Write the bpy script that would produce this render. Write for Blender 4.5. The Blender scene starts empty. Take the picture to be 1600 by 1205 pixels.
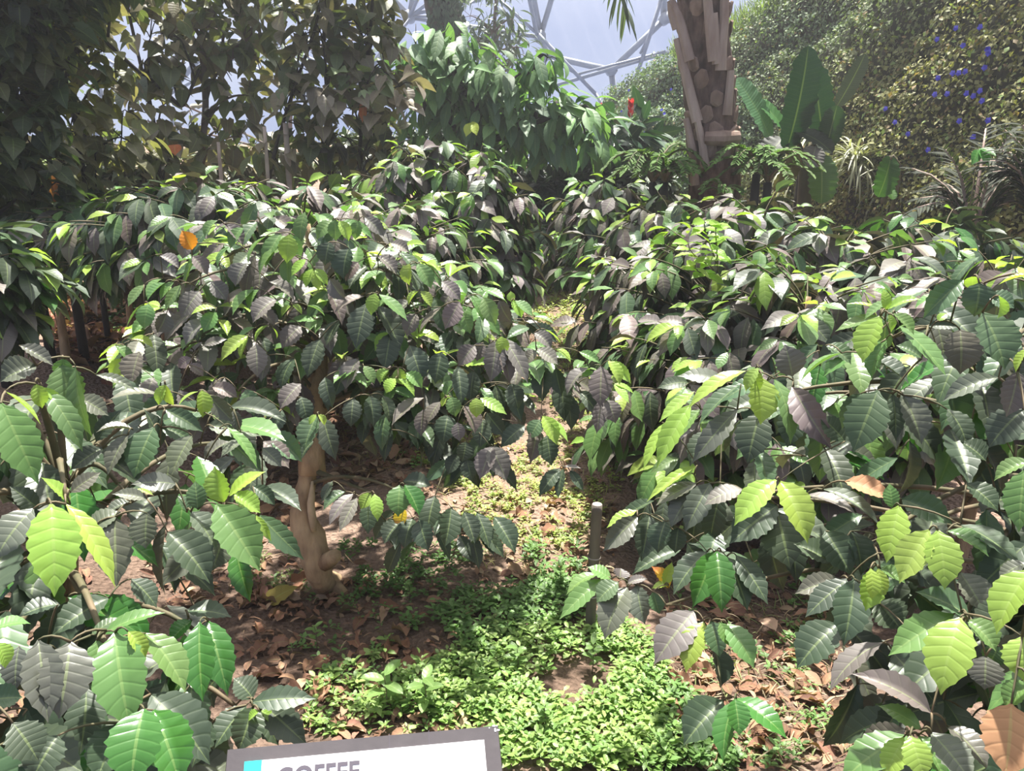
import bpy, math, random
import numpy as np
from mathutils import Vector
rng = np.random.default_rng(7)
random.seed(7)
C = bpy.context.scene
COL = C.collection

# ------------------------------------------------------------------ camera
FPX = 1200.0
PITCH = math.radians(16.0)
CAM_H = 1.6
cam_d = bpy.data.cameras.new('camera')
cam = bpy.data.objects.new('camera', cam_d)
COL.objects.link(cam)
cam_d.sensor_width = 36.0
cam_d.lens = 36.0 * FPX / 1600.0
cam_d.clip_start = 0.05
cam_d.clip_end = 400
cam.location = (0, 0, CAM_H)
cam.rotation_euler = (math.pi / 2 - PITCH, 0, 0)
C.camera = cam

# ------------------------------------------------------------------ light
SUN_AZ, SUN_EL = math.radians(10), math.radians(72)
SUN = Vector((math.sin(SUN_AZ) * math.cos(SUN_EL), math.cos(SUN_AZ) * math.cos(SUN_EL), math.sin(SUN_EL)))
sun_d = bpy.data.lights.new('sun', 'SUN')
sun_d.energy = 9.5
sun_d.angle = math.radians(1.5)
sun_d.color = (1.0, 0.96, 0.88)
sun = bpy.data.objects.new('sun', sun_d)
COL.objects.link(sun)
sun.rotation_euler = SUN.to_track_quat('Z', 'Y').to_euler()
sun.location = (2, 6, 12)

world = bpy.data.worlds.new('sky')
C.world = world
world.use_nodes = True
nt = world.node_tree
nt.nodes.clear()
def _n(t, **k):
    n = nt.nodes.new(t)
    for a, b in k.items():
        setattr(n, a, b)
    return n
out = _n('ShaderNodeOutputWorld')
bg = _n('ShaderNodeBackground')
tc = _n('ShaderNodeTexCoord')
dotn = _n('ShaderNodeVectorMath', operation='DOT_PRODUCT')
dotn.inputs[1].default_value = SUN
noise = _n('ShaderNodeTexNoise')
noise.inputs['Scale'].default_value = 2.6
noise.inputs['Detail'].default_value = 5
ramp = _n('ShaderNodeValToRGB')
ramp.color_ramp.elements[0].position = 0.0
ramp.color_ramp.elements[0].color = (0.20, 0.25, 0.40, 1)
ramp.color_ramp.elements[1].position = 1.0
ramp.color_ramp.elements[1].color = (2.3, 2.2, 2.05, 1)
e = ramp.color_ramp.elements.new(0.45); e.color = (0.20, 0.25, 0.40, 1)
e = ramp.color_ramp.elements.new(0.85); e.color = (1.25, 1.22, 1.18, 1)
mixc = _n('ShaderNodeMix', data_type='RGBA')
mixc.inputs[7].default_value = (0.36, 0.40, 0.50, 1)
cr = _n('ShaderNodeMapRange')
cr.inputs['From Min'].default_value = 0.45
cr.inputs['From Max'].default_value = 0.75
nt.links.new(tc.outputs['Generated'], dotn.inputs[0])
nt.links.new(tc.outputs['Generated'], noise.inputs['Vector'])
nt.links.new(dotn.outputs['Value'], ramp.inputs['Fac'])
nt.links.new(noise.outputs['Fac'], cr.inputs['Value'])
nt.links.new(cr.outputs['Result'], mixc.inputs[0])
nt.links.new(ramp.outputs['Color'], mixc.inputs[6])
nt.links.new(mixc.outputs[2], bg.inputs['Color'])
bg.inputs['Strength'].default_value = 1.0
nt.links.new(bg.outputs[0], out.inputs['Surface'])

C.view_settings.view_transform = 'Standard'
C.view_settings.look = 'None'
C.view_settings.gamma = 1.0
C.view_settings.exposure = 0.72
C.view_settings.use_curve_mapping = False

# ------------------------------------------------------------------ helpers
FWD = np.array([0, math.cos(PITCH), -math.sin(PITCH)])
UPV = np.array([0, math.sin(PITCH), math.cos(PITCH)])
CAM = np.array([0, 0, CAM_H])

def ray(px, py):
    d = np.array([(px - 800) / FPX, 0, 0]) + FWD + UPV * (-(py - 602.5) / FPX)
    return d / np.linalg.norm(d)

def P(px, py, D):
    """point of the place seen at that spot of the photograph, D metres away"""
    return CAM + ray(px, py) * D

def ground(x, y):
    x = np.asarray(x, float); y = np.asarray(y, float)
    z = 0.05 * np.clip(y - 3, 0, 12) + 0.12 * np.clip(y - 6, 0, 8)
    z = z + 0.22 * np.clip(-x - 1.25, 0, 1.9) + 0.10 * np.clip(x - 1.9, 0, 6)
    z = z + 0.012 * np.sin(3.1 * x + 1.3) * np.sin(2.7 * y) + 0.006 * np.sin(9 * x + y * 4) + 0.005 * np.sin(11 * y - 5 * x)
    return z

def pxm(px, py, D):
    """metres that one pixel spans at that spot, D metres away"""
    return D * float(ray(px, py) @ FWD) / FPX

def G(px, py):
    """where the ray through that spot meets the ground"""
    r = ray(px, py)
    t0 = 0.5
    t = t0
    while t < 40:
        p = CAM + r * t
        if p[2] < ground(p[0], p[1]):
            break
        t += 0.05
    lo, hi = t - 0.05, t
    for _ in range(12):
        m = (lo + hi) / 2
        p = CAM + r * m
        if p[2] < ground(p[0], p[1]): hi = m
        else: lo = m
    p = CAM + r * hi
    return np.array([p[0], p[1], float(ground(p[0], p[1]))])

def norm(a):
    a = np.asarray(a, float)
    return a / np.maximum(np.linalg.norm(a, axis=-1, keepdims=True), 1e-9)

def in_poly(px, py, poly):
    c = False
    j = len(poly) - 1
    for i in range(len(poly)):
        xi, yi = poly[i]; xj, yj = poly[j]
        if (yi > py) != (yj > py) and px < (xj - xi) * (py - yi) / (yj - yi) + xi:
            c = not c
        j = i
    return c

def poly_points(poly, n):
    a = np.array(poly)
    lo, hi = a.min(0), a.max(0)
    r = []
    while len(r) < n:
        x, y = rng.uniform(lo, hi)
        if in_poly(x, y, poly): r.append((x, y))
    return r

# ------------------------------------------------------------------ materials
def mat_new(name):
    m = bpy.data.materials.new(name)
    m.use_nodes = True
    t = m.node_tree
    t.nodes.clear()
    return m, t

def N(t, typ, **k):
    n = t.nodes.new(typ)
    for a, b in k.items(): setattr(n, a, b)
    return n

def math_node(t, op, a, b=None, c=None):
    n = N(t, 'ShaderNodeMath', operation=op)
    for i, v in enumerate((a, b, c)):
        if v is None: continue
        if isinstance(v, (int, float)): n.inputs[i].default_value = v
        else: t.links.new(v, n.inputs[i])
    return n.outputs[0]

def mixrgb(t, fac, a, b, blend='MIX'):
    n = N(t, 'ShaderNodeMix', data_type='RGBA', blend_type=blend)
    for i, v in ((0, fac), (6, a), (7, b)):
        if isinstance(v, (int, float)): n.inputs[i].default_value = v
        elif isinstance(v, tuple): n.inputs[i].default_value = v
        else: t.links.new(v, n.inputs[i])
    return n.outputs[2]

def leaf_material(name, veins=8.0, bump=0.5, under=(0.75, 0.85, 0.8), slant=0.9, midrib=0.06, spec=0.5):
    """two-sided leaf: tint and gloss come from the leaf itself, veins from its own coordinates"""
    m, t = mat_new(name)
    o = N(t, 'ShaderNodeOutputMaterial')
    at = N(t, 'ShaderNodeAttribute', attribute_name='tint')
    gl = N(t, 'ShaderNodeAttribute', attribute_name='gloss')
    th = N(t, 'ShaderNodeAttribute', attribute_name='thin')
    uv = N(t, 'ShaderNodeUVMap')
    sp = N(t, 'ShaderNodeSeparateXYZ')
    t.links.new(uv.outputs[0], sp.inputs[0])
    u, v = sp.outputs[0], sp.outputs[1]
    av = math_node(t, 'ABSOLUTE', math_node(t, 'SUBTRACT', v, 0.5))        # 0 at the midrib, 0.5 at the margin
    ph = math_node(t, 'SUBTRACT', math_node(t, 'MULTIPLY', u, veins), math_node(t, 'MULTIPLY', av, slant * 2))
    s = math_node(t, 'SINE', math_node(t, 'MULTIPLY', ph, 2 * math.pi))
    vein = math_node(t, 'SMOOTH_MIN', math_node(t, 'POWER', math_node(t, 'ABSOLUTE', math_node(t, 'ADD', math_node(t, 'MULTIPLY', s, 0.5), 0.5)), 12.0), 1.0, 0.1)
    mid = math_node(t, 'LESS_THAN', av, midrib * 0.5)
    line = math_node(t, 'MAXIMUM', math_node(t, 'MULTIPLY', vein, 0.04), math_node(t, 'MULTIPLY', mid, 0.36))
    # dust and age blotches with their own shape
    geo = N(t, 'ShaderNodeNewGeometry')
    nz = N(t, 'ShaderNodeTexNoise')
    nz.inputs['Scale'].default_value = 38
    nz.inputs['Detail'].default_value = 3
    t.links.new(geo.outputs['Position'], nz.inputs['Vector'])
    base = mixrgb(t, math_node(t, 'MULTIPLY', nz.outputs['Fac'], 0.45), at.outputs['Color'],
                  mixrgb(t, 1.0, at.outputs['Color'], (0.62, 0.7, 0.62, 1), 'MULTIPLY'))
    pale = mixrgb(t, 0.6, at.outputs['Color'], (0.35, 0.45, 0.16, 1))
    base = mixrgb(t, line, base, pale)
    back = mixrgb(t, 0.35, base, (0.16 * under[0], 0.24 * under[1], 0.13 * under[2], 1))
    base2 = mixrgb(t, geo.outputs['Backfacing'], base, back)
    pb = N(t, 'ShaderNodeBsdfPrincipled')
    t.links.new(base2, pb.inputs['Base Color'])
    rough = math_node(t, 'ADD', gl.outputs['Fac'], math_node(t, 'MULTIPLY', geo.outputs['Backfacing'], 0.25))
    t.links.new(rough, pb.inputs['Roughness'])
    pb.inputs['Specular IOR Level'].default_value = spec
    bp = N(t, 'ShaderNodeBump')
    bp.inputs['Strength'].default_value = bump
    bp.inputs['Distance'].default_value = 0.004
    t.links.new(math_node(t, 'ADD', math_node(t, 'ADD', math_node(t, 'MULTIPLY', s, -0.12), math_node(t, 'MULTIPLY', vein, -0.6)), math_node(t, 'MULTIPLY', mid, -0.6)), bp.inputs['Height'])
    t.links.new(bp.outputs[0], pb.inputs['Normal'])
    tr = N(t, 'ShaderNodeBsdfTranslucent')
    tcol = mixrgb(t, 1.0, base, (1.5, 1.6, 0.7, 1), 'MULTIPLY')
    t.links.new(tcol, tr.inputs['Color'])
    mx = N(t, 'ShaderNodeMixShader')
    t.links.new(th.outputs['Fac'], mx.inputs[0])
    t.links.new(pb.outputs[0], mx.inputs[1])
    t.links.new(tr.outputs[0], mx.inputs[2])
    t.links.new(mx.outputs[0], o.inputs['Surface'])
    return m

def simple_material(name, col, rough=0.6, col2=None, scale=8.0, bump=0.0, stretch=(1, 1, 1), metallic=0.0, detail=6.0):
    m, t = mat_new(name)
    o = N(t, 'ShaderNodeOutputMaterial')
    pb = N(t, 'ShaderNodeBsdfPrincipled')
    pb.inputs['Roughness'].default_value = rough
    pb.inputs['Metallic'].default_value = metallic
    pb.inputs['Specular IOR Level'].default_value = 0.3
    if col2 is None: col2 = tuple(c * 0.7 for c in col)
    tc_ = N(t, 'ShaderNodeTexCoord')
    mp = N(t, 'ShaderNodeMapping')
    mp.inputs['Scale'].default_value = stretch
    nz = N(t, 'ShaderNodeTexNoise')
    nz.inputs['Scale'].default_value = scale
    nz.inputs['Detail'].default_value = detail
    t.links.new(tc_.outputs['Object'], mp.inputs[0])
    t.links.new(mp.outputs[0], nz.inputs['Vector'])
    mr = N(t, 'ShaderNodeMapRange')
    mr.inputs['From Min'].default_value = 0.32
    mr.inputs['From Max'].default_value = 0.68
    t.links.new(nz.outputs['Fac'], mr.inputs['Value'])
    t.links.new(mixrgb(t, mr.outputs[0], tuple(col) + (1,), tuple(col2) + (1,)), pb.inputs['Base Color'])
    if bump:
        bp = N(t, 'ShaderNodeBump')
        bp.inputs['Strength'].default_value = bump
        bp.inputs['Distance'].default_value = 0.02
        t.links.new(nz.outputs['Fac'], bp.inputs['Height'])
        t.links.new(bp.outputs[0], pb.inputs['Normal'])
    t.links.new(pb.outputs[0], o.inputs['Surface'])
    return m

M_COFFEE = leaf_material('coffee_leaf', veins=8, bump=0.17, spec=0.5)
M_BROAD = leaf_material('broad_leaf', veins=6, bump=0.3)
M_SMALL = leaf_material('small_leaf', veins=4, bump=0.15, midrib=0.08, spec=0.35)
M_STRAP = leaf_material('strap_leaf', veins=0, bump=0.0, midrib=0.1)
M_BANANA = leaf_material('banana_leaf', veins=26, bump=0.4, slant=1.0, midrib=0.05)
M_DRY = leaf_material('dry_leaf', veins=6, bump=0.2, midrib=0.06, spec=0.2)
M_PETAL = leaf_material('petal', veins=0, bump=0.0, midrib=0.0, spec=0.1)
M_BARK = simple_material('coffee_bark', (0.50, 0.36, 0.21), 0.85, (0.24, 0.16, 0.095), 22, 1.0, (1, 1, 0.35))
M_TWIG = simple_material('twig_bark', (0.16, 0.12, 0.075), 0.7, (0.07, 0.075, 0.035), 20)
M_GREYBARK = simple_material('grey_bark', (0.20, 0.16, 0.145), 0.9, (0.10, 0.08, 0.075), 10, 0.6, (1, 1, 0.3))
M_DARKBARK = simple_material('dark_bark', (0.05, 0.045, 0.04), 0.9, (0.03, 0.028, 0.025), 10, 0.6, (1, 1, 0.3))

# ------------------------------------------------------------------ meshes
def obj(name, V, F, mat, parent=None, uv=None, attrs=None, smooth=True, loc=None):
    """one mesh object; V in the place's own coordinates, moved into the parent's frame"""
    V = np.asarray(V, float).reshape(-1, 3)
    off = np.zeros(3)
    if parent is not None:
        q = parent
        while q is not None:
            off += np.array(q.location); q = q.parent
    if loc is not None:
        V = V - np.asarray(loc)
    else:
        V = V - off
    me = bpy.data.meshes.new(name)
    if isinstance(F, np.ndarray):
        nf, k = F.shape
        me.vertices.add(len(V)); me.loops.add(nf * k); me.polygons.add(nf)
        me.vertices.foreach_set('co', V.astype(np.float32).ravel())
        me.loops.foreach_set('vertex_index', F.astype(np.int32).ravel())
        me.polygons.foreach_set('loop_start', np.arange(0, nf * k, k, dtype=np.int32))
        me.update(calc_edges=True)
        if uv is not None:
            l = me.uv_layers.new(name='UVMap')
            l.data.foreach_set('uv', uv[F.ravel()].astype(np.float32).ravel())
    else:
        me.from_pydata(V.tolist(), [], [list(f) for f in F])
    if attrs:
        for k, a in attrs.items():
            if a.ndim == 2:
                A = me.attributes.new(k, 'FLOAT_COLOR', 'POINT')
                A.data.foreach_set('color', a.astype(np.float32).ravel())
            else:
                A = me.attributes.new(k, 'FLOAT', 'POINT')
                A.data.foreach_set('value', a.astype(np.float32).ravel())
    if smooth:
        me.polygons.foreach_set('use_smooth', np.ones(len(me.polygons), dtype=bool))
    me.update()
    me.materials.append(mat)
    o = bpy.data.objects.new(name, me)
    COL.objects.link(o)
    if loc is not None:
        o.location = loc
    if parent is not None:
        o.parent = parent
    return o

def empty(name, loc):
    o = bpy.data.objects.new(name, None)
    o.empty_display_size = 0.1
    COL.objects.link(o)
    o.location = [float(c) for c in loc]
    return o

def tag(o, label=None, cat=None, group=None, kind=None):
    if label: o['label'] = label
    if cat: o['category'] = cat
    if group: o['group'] = group
    if kind: o['kind'] = kind
    return o

class Tubes:
    def __init__(s): s.V = []; s.F = []; s.n = 0
    def add(s, pts, radii, sides=6, jitter=0.0):
        pts = np.asarray(pts, float); k = len(pts)
        radii = np.broadcast_to(np.asarray(radii, float), (k,))
        T = np.gradient(pts, axis=0); T = norm(T)
        a = np.array([0.0, 0.0, 1.0])
        if abs(T[0] @ a) > 0.9: a = np.array([1.0, 0, 0])
        for i in range(k):
            t = T[i]
            a = a - t * (a @ t); a = a / max(np.linalg.norm(a), 1e-9)
            b = np.cross(t, a)
            for j in range(sides):
                th = 2 * math.pi * j / sides
                r = radii[i] * (1 + (rng.uniform(-jitter, jitter) if jitter else 0))
                s.V.append(pts[i] + (a * math.cos(th) + b * math.sin(th)) * r)
        for i in range(k - 1):
            for j in range(sides):
                j2 = (j + 1) % sides
                s.F.append((s.n + i * sides + j, s.n + i * sides + j2, s.n + (i + 1) * sides + j2, s.n + (i + 1) * sides + j))
        s.F.append(tuple(s.n + j for j in range(sides))[::-1])
        s.F.append(tuple(s.n + (k - 1) * sides + j for j in range(sides)))
        s.n += k * sides
    def build(s, name, mat, parent=None, **k):
        return obj(name, s.V, s.F, mat, parent, **k)

def bez(p0, p1, p2, p3, n=10):
    t = np.linspace(0, 1, n)[:, None]
    p0, p1, p2, p3 = [np.asarray(p, float) for p in (p0, p1, p2, p3)]
    return (1 - t) ** 3 * p0 + 3 * (1 - t) ** 2 * t * p1 + 3 * (1 - t) * t * t * p2 + t ** 3 * p3

def spline(pts, n=20):
    pts = np.asarray(pts, float)
    k = len(pts)
    d = np.concatenate([[0], np.cumsum(np.linalg.norm(np.diff(pts, axis=0), axis=1))])
    d /= d[-1]
    tt = np.linspace(0, 1, n)
    # smooth by averaging a fine linear interpolation
    f = np.linspace(0, 1, 200)
    L = np.stack([np.interp(f, d, pts[:, i]) for i in range(3)], 1)
    w = 15
    Lp = np.pad(L, ((w, w), (0, 0)), mode='edge')
    S = np.stack([np.convolve(Lp[:, i], np.ones(2 * w + 1) / (2 * w + 1), 'valid') for i in range(3)], 1)
    S[0] = pts[0]; S[-1] = pts[-1]
    return np.stack([np.interp(tt, f, S[:, i]) for i in range(3)], 1)

PROF = {
    'coffee': ([0, .04, .14, .28, .43, .58, .72, .83, .91, .96, 1], [.05, .14, .54, .88, 1, .95, .74, .42, .17, .07, 0.01]),
    'heart': ([0, .02, .08, .2, .35, .5, .7, .85, .95, 1], [.30, .62, .92, 1, .96, .83, .52, .24, .07, .01]),
    'oval': ([0, .05, .2, .4, .6, .8, .93, 1], [.06, .3, .8, 1, .97, .7, .32, .01]),
    'long': ([0, .05, .2, .45, .7, .88, .96, 1], [.08, .25, .72, 1, .85, .45, .15, .01]),
    'strap': ([0, .1, .4, .7, .9, 1], [.7, .9, 1, .8, .4, .02]),
    'banana': ([0, .03, .08, .3, .6, .85, .96, 1], [.08, .1, .55, .95, 1, .85, .45, .05]),
}

class Leaves:
    """a bag of leaves, meshed in one go"""
    def __init__(s): s.rows = []
    def add(s, base, vec, nrm, width, col, gloss=0.35, thin=0.2, bend=0.7, fold=0.15, wave=0.05, corr=0.04, tipcol=None):
        s.rows.append((base, vec, nrm, width, col, gloss, thin, bend, fold, wave, corr, tipcol))
    def build(s, name, mat, parent=None, shape='coffee', nu=10, nv=4, veins=8, label=None, **kw):
        R = s.rows
        n = len(R)
        B = np.array([r[0] for r in R], float); VEC = np.array([r[1] for r in R], float); NR = np.array([r[2] for r in R], float)
        W = np.array([r[3] for r in R], float); CO = np.array([r[4] for r in R], float)
        GL, TH, BD, FO, WA, CR = [np.array([r[i] for r in R], float) for i in range(5, 11)]
        Lc = np.linalg.norm(VEC, axis=1); d = VEC / Lc[:, None]
        NR = NR - d * (NR * d).sum(1)[:, None]; nn = norm(NR)
        side = np.cross(d, nn)
        BD = np.maximum(BD, 0.02)
        h = BD / 2
        L = Lc * h / np.sin(h)
        d0 = np.cos(h)[:, None] * d + np.sin(h)[:, None] * nn
        n0 = np.cos(h)[:, None] * nn - np.sin(h)[:, None] * d
        u = np.linspace(0, 1, nu + 1); v = np.linspace(-1, 1, nv + 1)
        pu, pw = PROF[shape]
        w = np.interp(u, pu, pw)
        ph = rng.uniform(0, 6.28, n)
        th = BD[:, None] * u[None, :]
        s1 = np.sin(th) / BD[:, None] * L[:, None]; s2 = (1 - np.cos(th)) / BD[:, None] * L[:, None]
        cen = B[:, None, :] + s1[..., None] * d0[:, None, :] - s2[..., None] * n0[:, None, :]
        Nn = np.cos(th)[..., None] * n0[:, None, :] + np.sin(th)[..., None] * d0[:, None, :]
        hw = W[:, None] / 2 * w[None, :]
        av = np.abs(v)
        edge = 1 + 0.085 * np.sin(2 * math.pi * (veins * u[None, :, None]) + ph[:, None, None] + 3 * np.sign(v)) * (av ** 3) * (WA[:, None, None] > 0)
        xx = hw[..., None] * v * edge
        zz = FO[:, None, None] * av * hw[..., None]
        zz = zz + CR[:, None, None] * W[:, None, None] * np.sin(2 * math.pi * (veins * u[None, :, None] - 0.9 * av)) * np.sqrt(av) * np.sqrt(w)[None, :, None]
        zz = zz + WA[:, None, None] * W[:, None, None] * np.sin(2 * math.pi * (veins * 0.8 * u[None, :, None]) + ph[:, None, None] + 2.2 * np.sign(v)) * (av ** 2) * np.sqrt(w)[None, :, None]
        Vx = cen[:, :, None, :] + xx[..., None] * side[:, None, None, :] + zz[..., None] * Nn[:, :, None, :]
        if shape == 'heart':   # lobes reach back behind the stalk
            back = 0.16 * L[:, None, None] * (av ** 1.5)[None, None, :] * np.clip(1 - u / 0.3, 0, 1)[None, :, None]
            Vx = Vx - back[..., None] * d0[:, None, None, :]
        V = Vx.reshape(-1, 3)
        m = (nu + 1) * (nv + 1)
        i, j = np.meshgrid(np.arange(nu), np.arange(nv), indexing='ij')
        a = i * (nv + 1) + j
        f = np.stack([a, a + 1, a + nv + 2, a + nv + 1], -1).reshape(-1, 4)
        F = (np.arange(n)[:, None, None] * m + f[None]).reshape(-1, 4)
        uvg = np.stack(np.broadcast_arrays(u[:, None], (v[None, :] + 1) / 2), -1).reshape(-1, 2)
        UV = np.tile(uvg, (n, 1))
        colv = np.repeat(CO, m, 0)
        tips = [(k, r[11]) for k, r in enumerate(R) if r[11] is not None]
        for k, tcx in tips:
            f_ = np.clip((np.repeat(u, nv + 1) - 0.55) / 0.25, 0, 1)[:, None]
            colv[k * m:(k + 1) * m] = colv[k * m:(k + 1) * m] * (1 - f_) + np.array(tcx) * f_
        colv = np.concatenate([colv, np.ones((len(colv), 1))], 1)
        o = obj(name, V, F, mat, parent, uv=UV, attrs={'tint': colv, 'gloss': np.repeat(GL, m), 'thin': np.repeat(TH, m)}, **kw)
        if label: o['label'] = label
        return o

# leaf kinds: tint, gloss (roughness), thinness
KIND = {
    'b': ((0.29, 0.42, 0.085), 0.32, 0.36),   # young, yellow green
    'g': ((0.125, 0.225, 0.075), 0.32, 0.28),  # fresh green
    'G': ((0.050, 0.150, 0.032), 0.28, 0.20),  # deep green
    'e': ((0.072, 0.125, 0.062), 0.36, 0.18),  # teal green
    'd': ((0.044, 0.066, 0.038), 0.45, 0.12),  # dark; also puts shade into the inner leaves
    'm': ((0.132, 0.112, 0.104), 0.50, 0.08),   # old, sun sheen put into its grey mauve; the next: browner still
    'p': ((0.120, 0.092, 0.086), 0.52, 0.08),  # old, dull grey from the same put-in sheen
    'h': ((0.105, 0.113, 0.086), 0.36, 0.10),  # old, grey green, glossy
    'n': ((0.42, 0.25, 0.13), 0.6, 0.22),      # dead, tan
    'Y': ((0.62, 0.44, 0.03), 0.4, 0.3),       # yellowed
    'o': ((0.50, 0.20, 0.03), 0.6, 0.3),       # orange brown
}
def kind(k, var=0.18):
    c, r, t = KIND[k]
    f = rng.uniform(1 - var, 1 + var)
    c = np.array(c) * f * rng.uniform(0.92, 1.08, 3)
    return c, r + rng.uniform(-0.05, 0.06), t
# ------------------------------------------------------------------ the ground
def soil_material():
    m, t = mat_new('soil')
    o = N(t, 'ShaderNodeOutputMaterial')
    pb = N(t, 'ShaderNodeBsdfPrincipled')
    pb.inputs['Roughness'].default_value = 0.95
    pb.inputs['Specular IOR Level'].default_value = 0.1
    geo = N(t, 'ShaderNodeNewGeometry')
    n1 = N(t, 'ShaderNodeTexNoise'); n1.inputs['Scale'].default_value = 2.2; n1.inputs['Detail'].default_value = 4
    n2 = N(t, 'ShaderNodeTexNoise'); n2.inputs['Scale'].default_value = 45; n2.inputs['Detail'].default_value = 8
    vr = N(t, 'ShaderNodeTexVoronoi'); vr.inputs['Scale'].default_value = 55
    for n in (n1, n2, vr): t.links.new(geo.outputs['Position'], n.inputs['Vector'])
    c = mixrgb(t, n2.outputs['Fac'], (0.045, 0.030, 0.024, 1), (0.20, 0.135, 0.10, 1))
    sp = N(t, 'ShaderNodeSeparateXYZ'); t.links.new(geo.outputs['Position'], sp.inputs[0])
    f = N(t, 'ShaderNodeMapRange'); f.inputs['From Min'].default_value = 0.42; f.inputs['From Max'].default_value = 0.6
    t.links.new(n1.outputs['Fac'], f.inputs['Value'])
    c2 = mixrgb(t, n2.outputs['Fac'], (0.22, 0.145, 0.11, 1), (0.40, 0.29, 0.225, 1))
    # paler earth further back
    far = N(t, 'ShaderNodeMapRange'); far.inputs['From Min'].default_value = 2.5; far.inputs['From Max'].default_value = 3.1
    t.links.new(sp.outputs[1], far.inputs['Value'])
    c = mixrgb(t, math_node(t, 'MAXIMUM', math_node(t, 'MULTIPLY', f.outputs[0], 0.35), math_node(t, 'MULTIPLY', far.outputs[0], 0.85)), c, c2)
    t.links.new(c, pb.inputs['Base Color'])
    bp = N(t, 'ShaderNodeBump'); bp.inputs['Strength'].default_value = 0.9; bp.inputs['Distance'].default_value = 0.03
    t.links.new(math_node(t, 'ADD', n2.outputs['Fac'], math_node(t, 'MULTIPLY', vr.outputs['Distance'], 0.6)), bp.inputs['Height'])
    t.links.new(bp.outputs[0], pb.inputs['Normal'])
    t.links.new(pb.outputs[0], o.inputs['Surface'])
    return m
xs = np.concatenate([np.linspace(-14, -3, 24), np.linspace(-2.9, 3, 120), np.linspace(3.1, 14, 24)])
ys = np.concatenate([np.linspace(-3, 1, 10), np.linspace(1.05, 6, 110), np.linspace(6.1, 22, 50)])
X, Y = np.meshgrid(xs, ys, indexing='ij')
Z = ground(X, Y) + rng.uniform(-0.006, 0.006, X.shape)
V = np.stack([X, Y, Z], -1).reshape(-1, 3)
nx, ny = len(xs), len(ys)
i, j = np.meshgrid(np.arange(nx - 1), np.arange(ny - 1), indexing='ij')
a = i * ny + j
F = np.stack([a, a + ny, a + ny + 1, a + 1], -1).reshape(-1, 4)
tag(obj('ground', V, F, soil_material()), kind='structure', label='dark soil of the planting bed, paler further back')

# ------------------------------------------------------------------ the dome
M_FRAME = simple_material('dome_steel', (0.36, 0.38, 0.42), 0.45, (0.30, 0.32, 0.36), 3, metallic=0.3)
Yd = 46.0
def dome_pt(px, py, inset=0.0):
    r = ray(px, py)
    t = (Yd - inset) / r[1]
    p = CAM + r * t
    # the shell leans towards the viewer as it rises
    k = 1 - 0.004 * max(0.0, p[2] - 4) ** 1.3
    return CAM + r * t * k
fr = empty('ceiling_frame', dome_pt(955, 300))
tag(fr, 'grey steel tube lattice of the dome behind the plants', None, kind='structure')
outer = [((822, -60), (844, 58), 11), ((885, -80), (844, 58), 8), ((857, 88), (955, 110), 9), ((844, 58), (857, 88), 8),
         ((955, 110), (967, 200), 9), ((955, 110), (1038, 30), 9), ((1038, 30), (1034, -80), 10), ((1038, 30), (1150, 50), 8),
         ((640, 27), (560, -60), 9), ((640, 27), (655, -70), 8), ((640, 27), (844, 58), 6), ((640, 27), (560, 130), 8), ((560, 130), (480, 150), 8), ((560, 130), (580, 260), 8),
         ((480, 150), (420, 60), 8), ((420, 60), (450, -60), 8), ((420, 60), (330, 70), 8), ((330, 70), (260, 150), 8), ((480, 150), (455, 260), 8),
         ((330, 70), (300, -40), 8), ((260, 150), (160, 150), 8), ((260, 150), (290, 260), 8), ((160, 150), (110, 60), 8), ((160, 150), (140, 260), 8),
         ((1160, 40), (1255, -25), 16), ((857, 88), (760, 170), 8)]
inner = [((780, 0), (841, 54), 5), ((841, 54), (930, 146), 6), ((870, 133), (1060, 77), 5), ((862, 95), (902, 116), 3.5), ((902, 116), (1040, 80), 3.5),
         ((1033, 0), (988, 140), 6), ((1022, 40), (1000, 84), 4), ((700, -20), (640, 27), 5), ((665, -30), (640, 27), 5), ((750, 0), (645, 22), 5),
         ((690, 25), (645, 26), 4), ((815, -60), (838, 50), 6), ((1020, -60), (1034, 0), 6), ((560, 130), (640, 30), 4), ((420, 60), (560, 128), 4),
         ((330, 70), (480, 150), 4), ((260, 150), (420, 62), 4), ((110, 60), (260, 148), 4), ((870, 133), (760, 165), 4), ((930, 146), (985, 230), 5)]
for (p, q, w) in outer:
    a_, b_ = dome_pt(*p), dome_pt(*q)
    T = Tubes(); T.add([a_, (a_ + b_) / 2, b_], w / 2 * np.linalg.norm(a_ - CAM) / FPX, 8); T.build('strut', M_FRAME, fr)
for (p, q, w) in inner:
    a_, b_ = dome_pt(*p, inset=1.2), dome_pt(*q, inset=1.2)
    T = Tubes(); T.add([a_, (a_ + b_) / 2, b_], w / 2 * np.linalg.norm(a_ - CAM) / FPX, 6); T.build('strut', M_FRAME, fr)
for p in ((844, 58), (955, 110), (1038, 30), (640, 27)):
    c_ = dome_pt(*p); r_ = 8 * np.linalg.norm(c_ - CAM) / FPX
    T = Tubes(); T.add([c_ + np.array([0, -r_ * 1.6, 0]), c_, c_ + np.array([0, r_, 0])], r_, 10); T.build('hub', M_FRAME, fr)

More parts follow.
